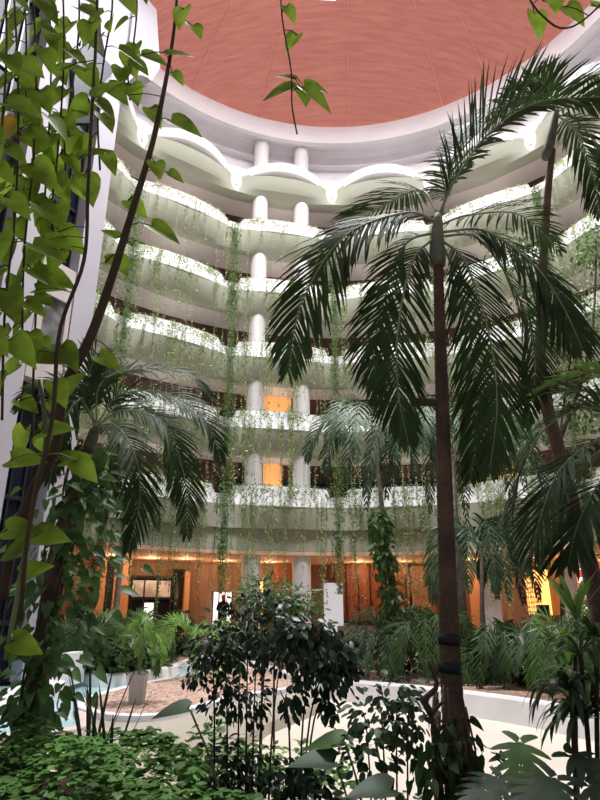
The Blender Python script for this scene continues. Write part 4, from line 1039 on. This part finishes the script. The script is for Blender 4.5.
# ---- bright ground cover in front
rg = random.Random(99); b = MB(); pts = []; ds = []; ns = []; ss = []
for i in range(7000):
    x = rg.uniform(-3.4, .9); y = rg.uniform(2.6, 6.6)
    lim = .05 + (6.2 - y) * .12
    if x > -.5 and rg.random() < (x + .5) / 1.1: continue
    h = .50 + .13 * math.sin(x * 3.1) * math.cos(y * 2.3) + .08 * math.sin(x * 7 + y * 5)
    if x > -.7: h *= .75
    z = h * (1 - rg.random() ** 2 * .6)
    a = rg.uniform(0, 2 * PI)
    # each sprig: three leaflets
    for q in (-.7, 0, .7):
        pts.append((x, y, z)); ds.append((math.cos(a + q), math.sin(a + q), rg.uniform(-.35, .25))); ns.append((rg.gauss(0, .25), rg.gauss(0, .25), 1)); ss.append(rg.uniform(.05, .095))
leaves(b, 'oval', pts, ds, ns, ss, 1.25)
o = link('ground_cover_foliage', b.mesh('ground_cover_foliage', M['cover'], True)); tag(o, 'bright green leafy ground cover filling the front bed', 'ground cover', kind='stuff')
rg = random.Random(98); b = MB(); pts = []; ds = []; ns = []; ss = []
for i in range(1500):
    x = rg.uniform(-.6, 3.0); y = rg.uniform(3.0, 5.6); z = rg.uniform(.02, .30); a = rg.uniform(0, 2 * PI)
    pts.append((x, y, z)); ds.append((math.cos(a), math.sin(a), rg.uniform(-.2, .5))); ns.append((rg.gauss(0, .3), rg.gauss(0, .3), 1)); ss.append(rg.uniform(.08, .15))
leaves(b, 'oval', pts, ds, ns, ss, 1.1)
o = link('undergrowth_foliage', b.mesh('undergrowth_foliage', M['leaf_deep'], True)); tag(o, 'dark low undergrowth around the foot of the shrubs and the big palm', 'undergrowth', kind='stuff')

# ---- pothos strands hanging close to the camera
def pothos(label, pxs, D, leavesz, seed, stem_r=.004, every=.11, m='leaf_bright', stemm='stem_brown', up=None, explicit=None, prob=1.0, D2=None):
    rng = random.Random(seed); D2 = D2 or D
    K = len(pxs); line = [P(x, y, D + (D2 - D) * i / (K - 1)) for i, (x, y) in enumerate(pxs)]
    L = sum(np.linalg.norm(line[i + 1] - line[i]) for i in range(K - 1)); n = max(8, int(L / .05)); C = spline(line, n)
    t = thing('pothos_vine', label, 'vine', line[-1], group='pothos vines hanging close to the camera')
    sb = MB(); sb.tube(C, stem_r[:len(C)] if isinstance(stem_r, list) else stem_r, 6); pts = []; ds = []; ns = []; ss = []
    if explicit is None:
        k = 0.0; side = 1
        while k < n:
            c = C[int(k)]
            if rng.random() < prob:
                d = np.array([side * rng.uniform(.3, 1), rng.uniform(-.5, .3), rng.uniform(-.5, .35)]); pet = rng.uniform(.02, .06)
                q = c + d * pet; sb.tube([c, (c + q) / 2 + (0, 0, .008), q], .0022, 4); s = leavesz * rng.uniform(.7, 1.15)
                pts.append(q); ds.append((d[0] * .7 + rng.gauss(0, .3), d[1] * .4, -rng.uniform(.2, 1))); ns.append((rng.gauss(0, .35), -.85, .6)); ss.append(s)
            side = -side; k += every / .05 * rng.uniform(.6, 1.5)
    else:
        for (x, y, sx, ang) in explicit:
            d0 = D + rng.uniform(-.05, .05); q = P(x, y, d0); c = min(C, key=lambda c_: np.linalg.norm(c_ - q)); sb.tube([c, (c + q) / 2 + (0, 0, .012), q], .0022, 4)
            a = R(ang); pts.append(q); ds.append((math.cos(a), rng.uniform(-.25, .1), math.sin(a))); ns.append((rng.gauss(0, .2), -.9, .5)); ss.append(sx * D * 1.0 / 600)
    sb.build('stem', M[stemm], t, True)
    b = MB(); leaves(b, 'heart', pts, ds, ns, ss, .95); link('foliage', b.mesh('foliage', M[m], True), t)
    return t
# ones with leaves placed as the photo shows: (x, y, size px, direction angle)
pothos('single pothos strand hanging before the coral roof, leaves clustered at its tip', [(281, -60), (281, 0), (284, 30), (291, 70), (292, 105), (297, 134)], 2.2, .1, 1,
       explicit=[(285, 6, 28, -60), (293, -6, 30, 20), (297, 34, 30, -120), (296, 88, 44, -160), (296, 80, 26, 170), (302, 88, 46, -35), (300, 86, 36, -75), (303, 84, 34, -20)], stemm='stem_brown')
pothos('pothos strand at the top corner above the palm crown', [(515, -40), (530, 0), (545, 18), (560, 28), (578, 24), (600, 5), (620, -20)], 1.8, .1, 2,
       explicit=[(534, 12, 40, -80), (545, 2, 38, -30), (565, 6, 40, -60), (590, 6, 34, -30), (556, -6, 34, -100)])
pothos('pothos strand with a thick brown stem crossing before the balconies', [(180, -40), (174, 30), (165, 85), (152, 145), (132, 212), (111, 280), (90, 338), (66, 385), (55, 447), (33, 490), (14, 540), (2, 600)], 1.9, .12, 3, stem_r=[.005 + .012 * min(1, i / 30) for i in range(200)],
       explicit=[(184, 8, 34, -100), (192, 25, 30, -60), (166, 55, 34, 10), (172, 72, 26, -50), (140, 55, 40, -20), (128, 95, 30, 50), (150, 108, 30, -60), (170, 120, 44, -25), (155, 162, 28, -70), (168, 172, 22, -30),
                 (128, 200, 30, -40), (150, 225, 38, -25), (118, 238, 22, 150), (105, 262, 34, 0), (118, 258, 26, -60), (98, 355, 28, -30), (60, 462, 30, 20), (112, 352, 16, -120)])
pothos('pothos strand whose big leaves hang beside the tower slot', [(98, -40), (96, 40), (92, 110), (88, 190), (84, 260), (60, 330), (52, 420), (30, 520), (20, 620)], 1.7, .12, 4, stem_r=.006,
       explicit=[(92, 22, 42, -95), (78, 8, 38, -30), (60, 70, 42, 10), (85, 70, 38, -60), (95, 98, 40, 40), (95, 100, 36, -40), (78, 160, 44, 20), (85, 175, 40, -70), (58, 232, 46, -40), (48, 240, 34, -20), (60, 250, 30, -100), (35, 290, 34, 5), (60, 345, 36, -50), (28, 355, 38, -10), (55, 382, 30, -60), (20, 400, 26, -30)])
leftv = [((12, -40), (16, 200), (2, 420), 3, 1.6), ((30, -40), (34, 150), (22, 360), 4, 1.7), ((48, -40), (46, 180), (32, 480), 5, 1.9), ((62, -40), (58, 150), (54, 262), 6, 1.8), ((5, -40), (0, 150), (-12, 360), 7, 1.5), ((112, -40), (104, 60), (100, 170), 8, 1.9), ((78, -40), (72, 90), (66, 180), 9, 1.9), ((20, -40), (24, 90), (14, 240), 14, 1.8), ((132, -40), (134, 40), (130, 100), 15, 2.0)]
nm = ['nearest the camera at the frame edge', 'falling to the height of the elevator cabin', 'reaching down past the elevator cabin', 'ending just above the elevator cabin', 'half cut by the frame edge', 'short, in front of the pointed corbel', 'covering the dark tower slot top', 'short, over the far pier', 'the shortest, in front of the ring beam end']
for (a, bq, c, sd, D), lab in zip(leftv, nm):
    pothos('leafy green pothos strand ' + lab, [a, ((a[0] + bq[0]) / 2 + 4, (a[1] + bq[1]) / 2), bq, ((c[0] + bq[0]) / 2 - 4, (c[1] + bq[1]) / 2), c], D, .112, sd * 11, every=.092, m='leaf_bright', stem_r=.004)
pothos('lower pothos strand with pale leaves against the dark tower slot', [(40, 380), (46, 440), (34, 500), (22, 570), (6, 660)], 1.8, .12, 10, stem_r=.008, stemm='stem_green',
       explicit=[(40, 432, 34, 10), (62, 395, 34, 60), (10, 460, 36, 0), (75, 460, 30, -40), (35, 535, 36, -5), (5, 530, 34, 0), (20, 575, 30, 20), (12, 640, 28, -20), (30, 545, 34, -160)])
t = thing('yellow_leaf', 'single yellowed heart shaped leaf among the green pothos', 'leaf', P(3, 128, 1.7)); b = MB(); leaves(b, 'heart', [P(3, 118, 1.7)], [(.5, -.1, -.8)], [(0, -.9, .4)], [.085]); link('leaf_blade', b.mesh('leaf_blade', M['leaf_yellow'], True), t)
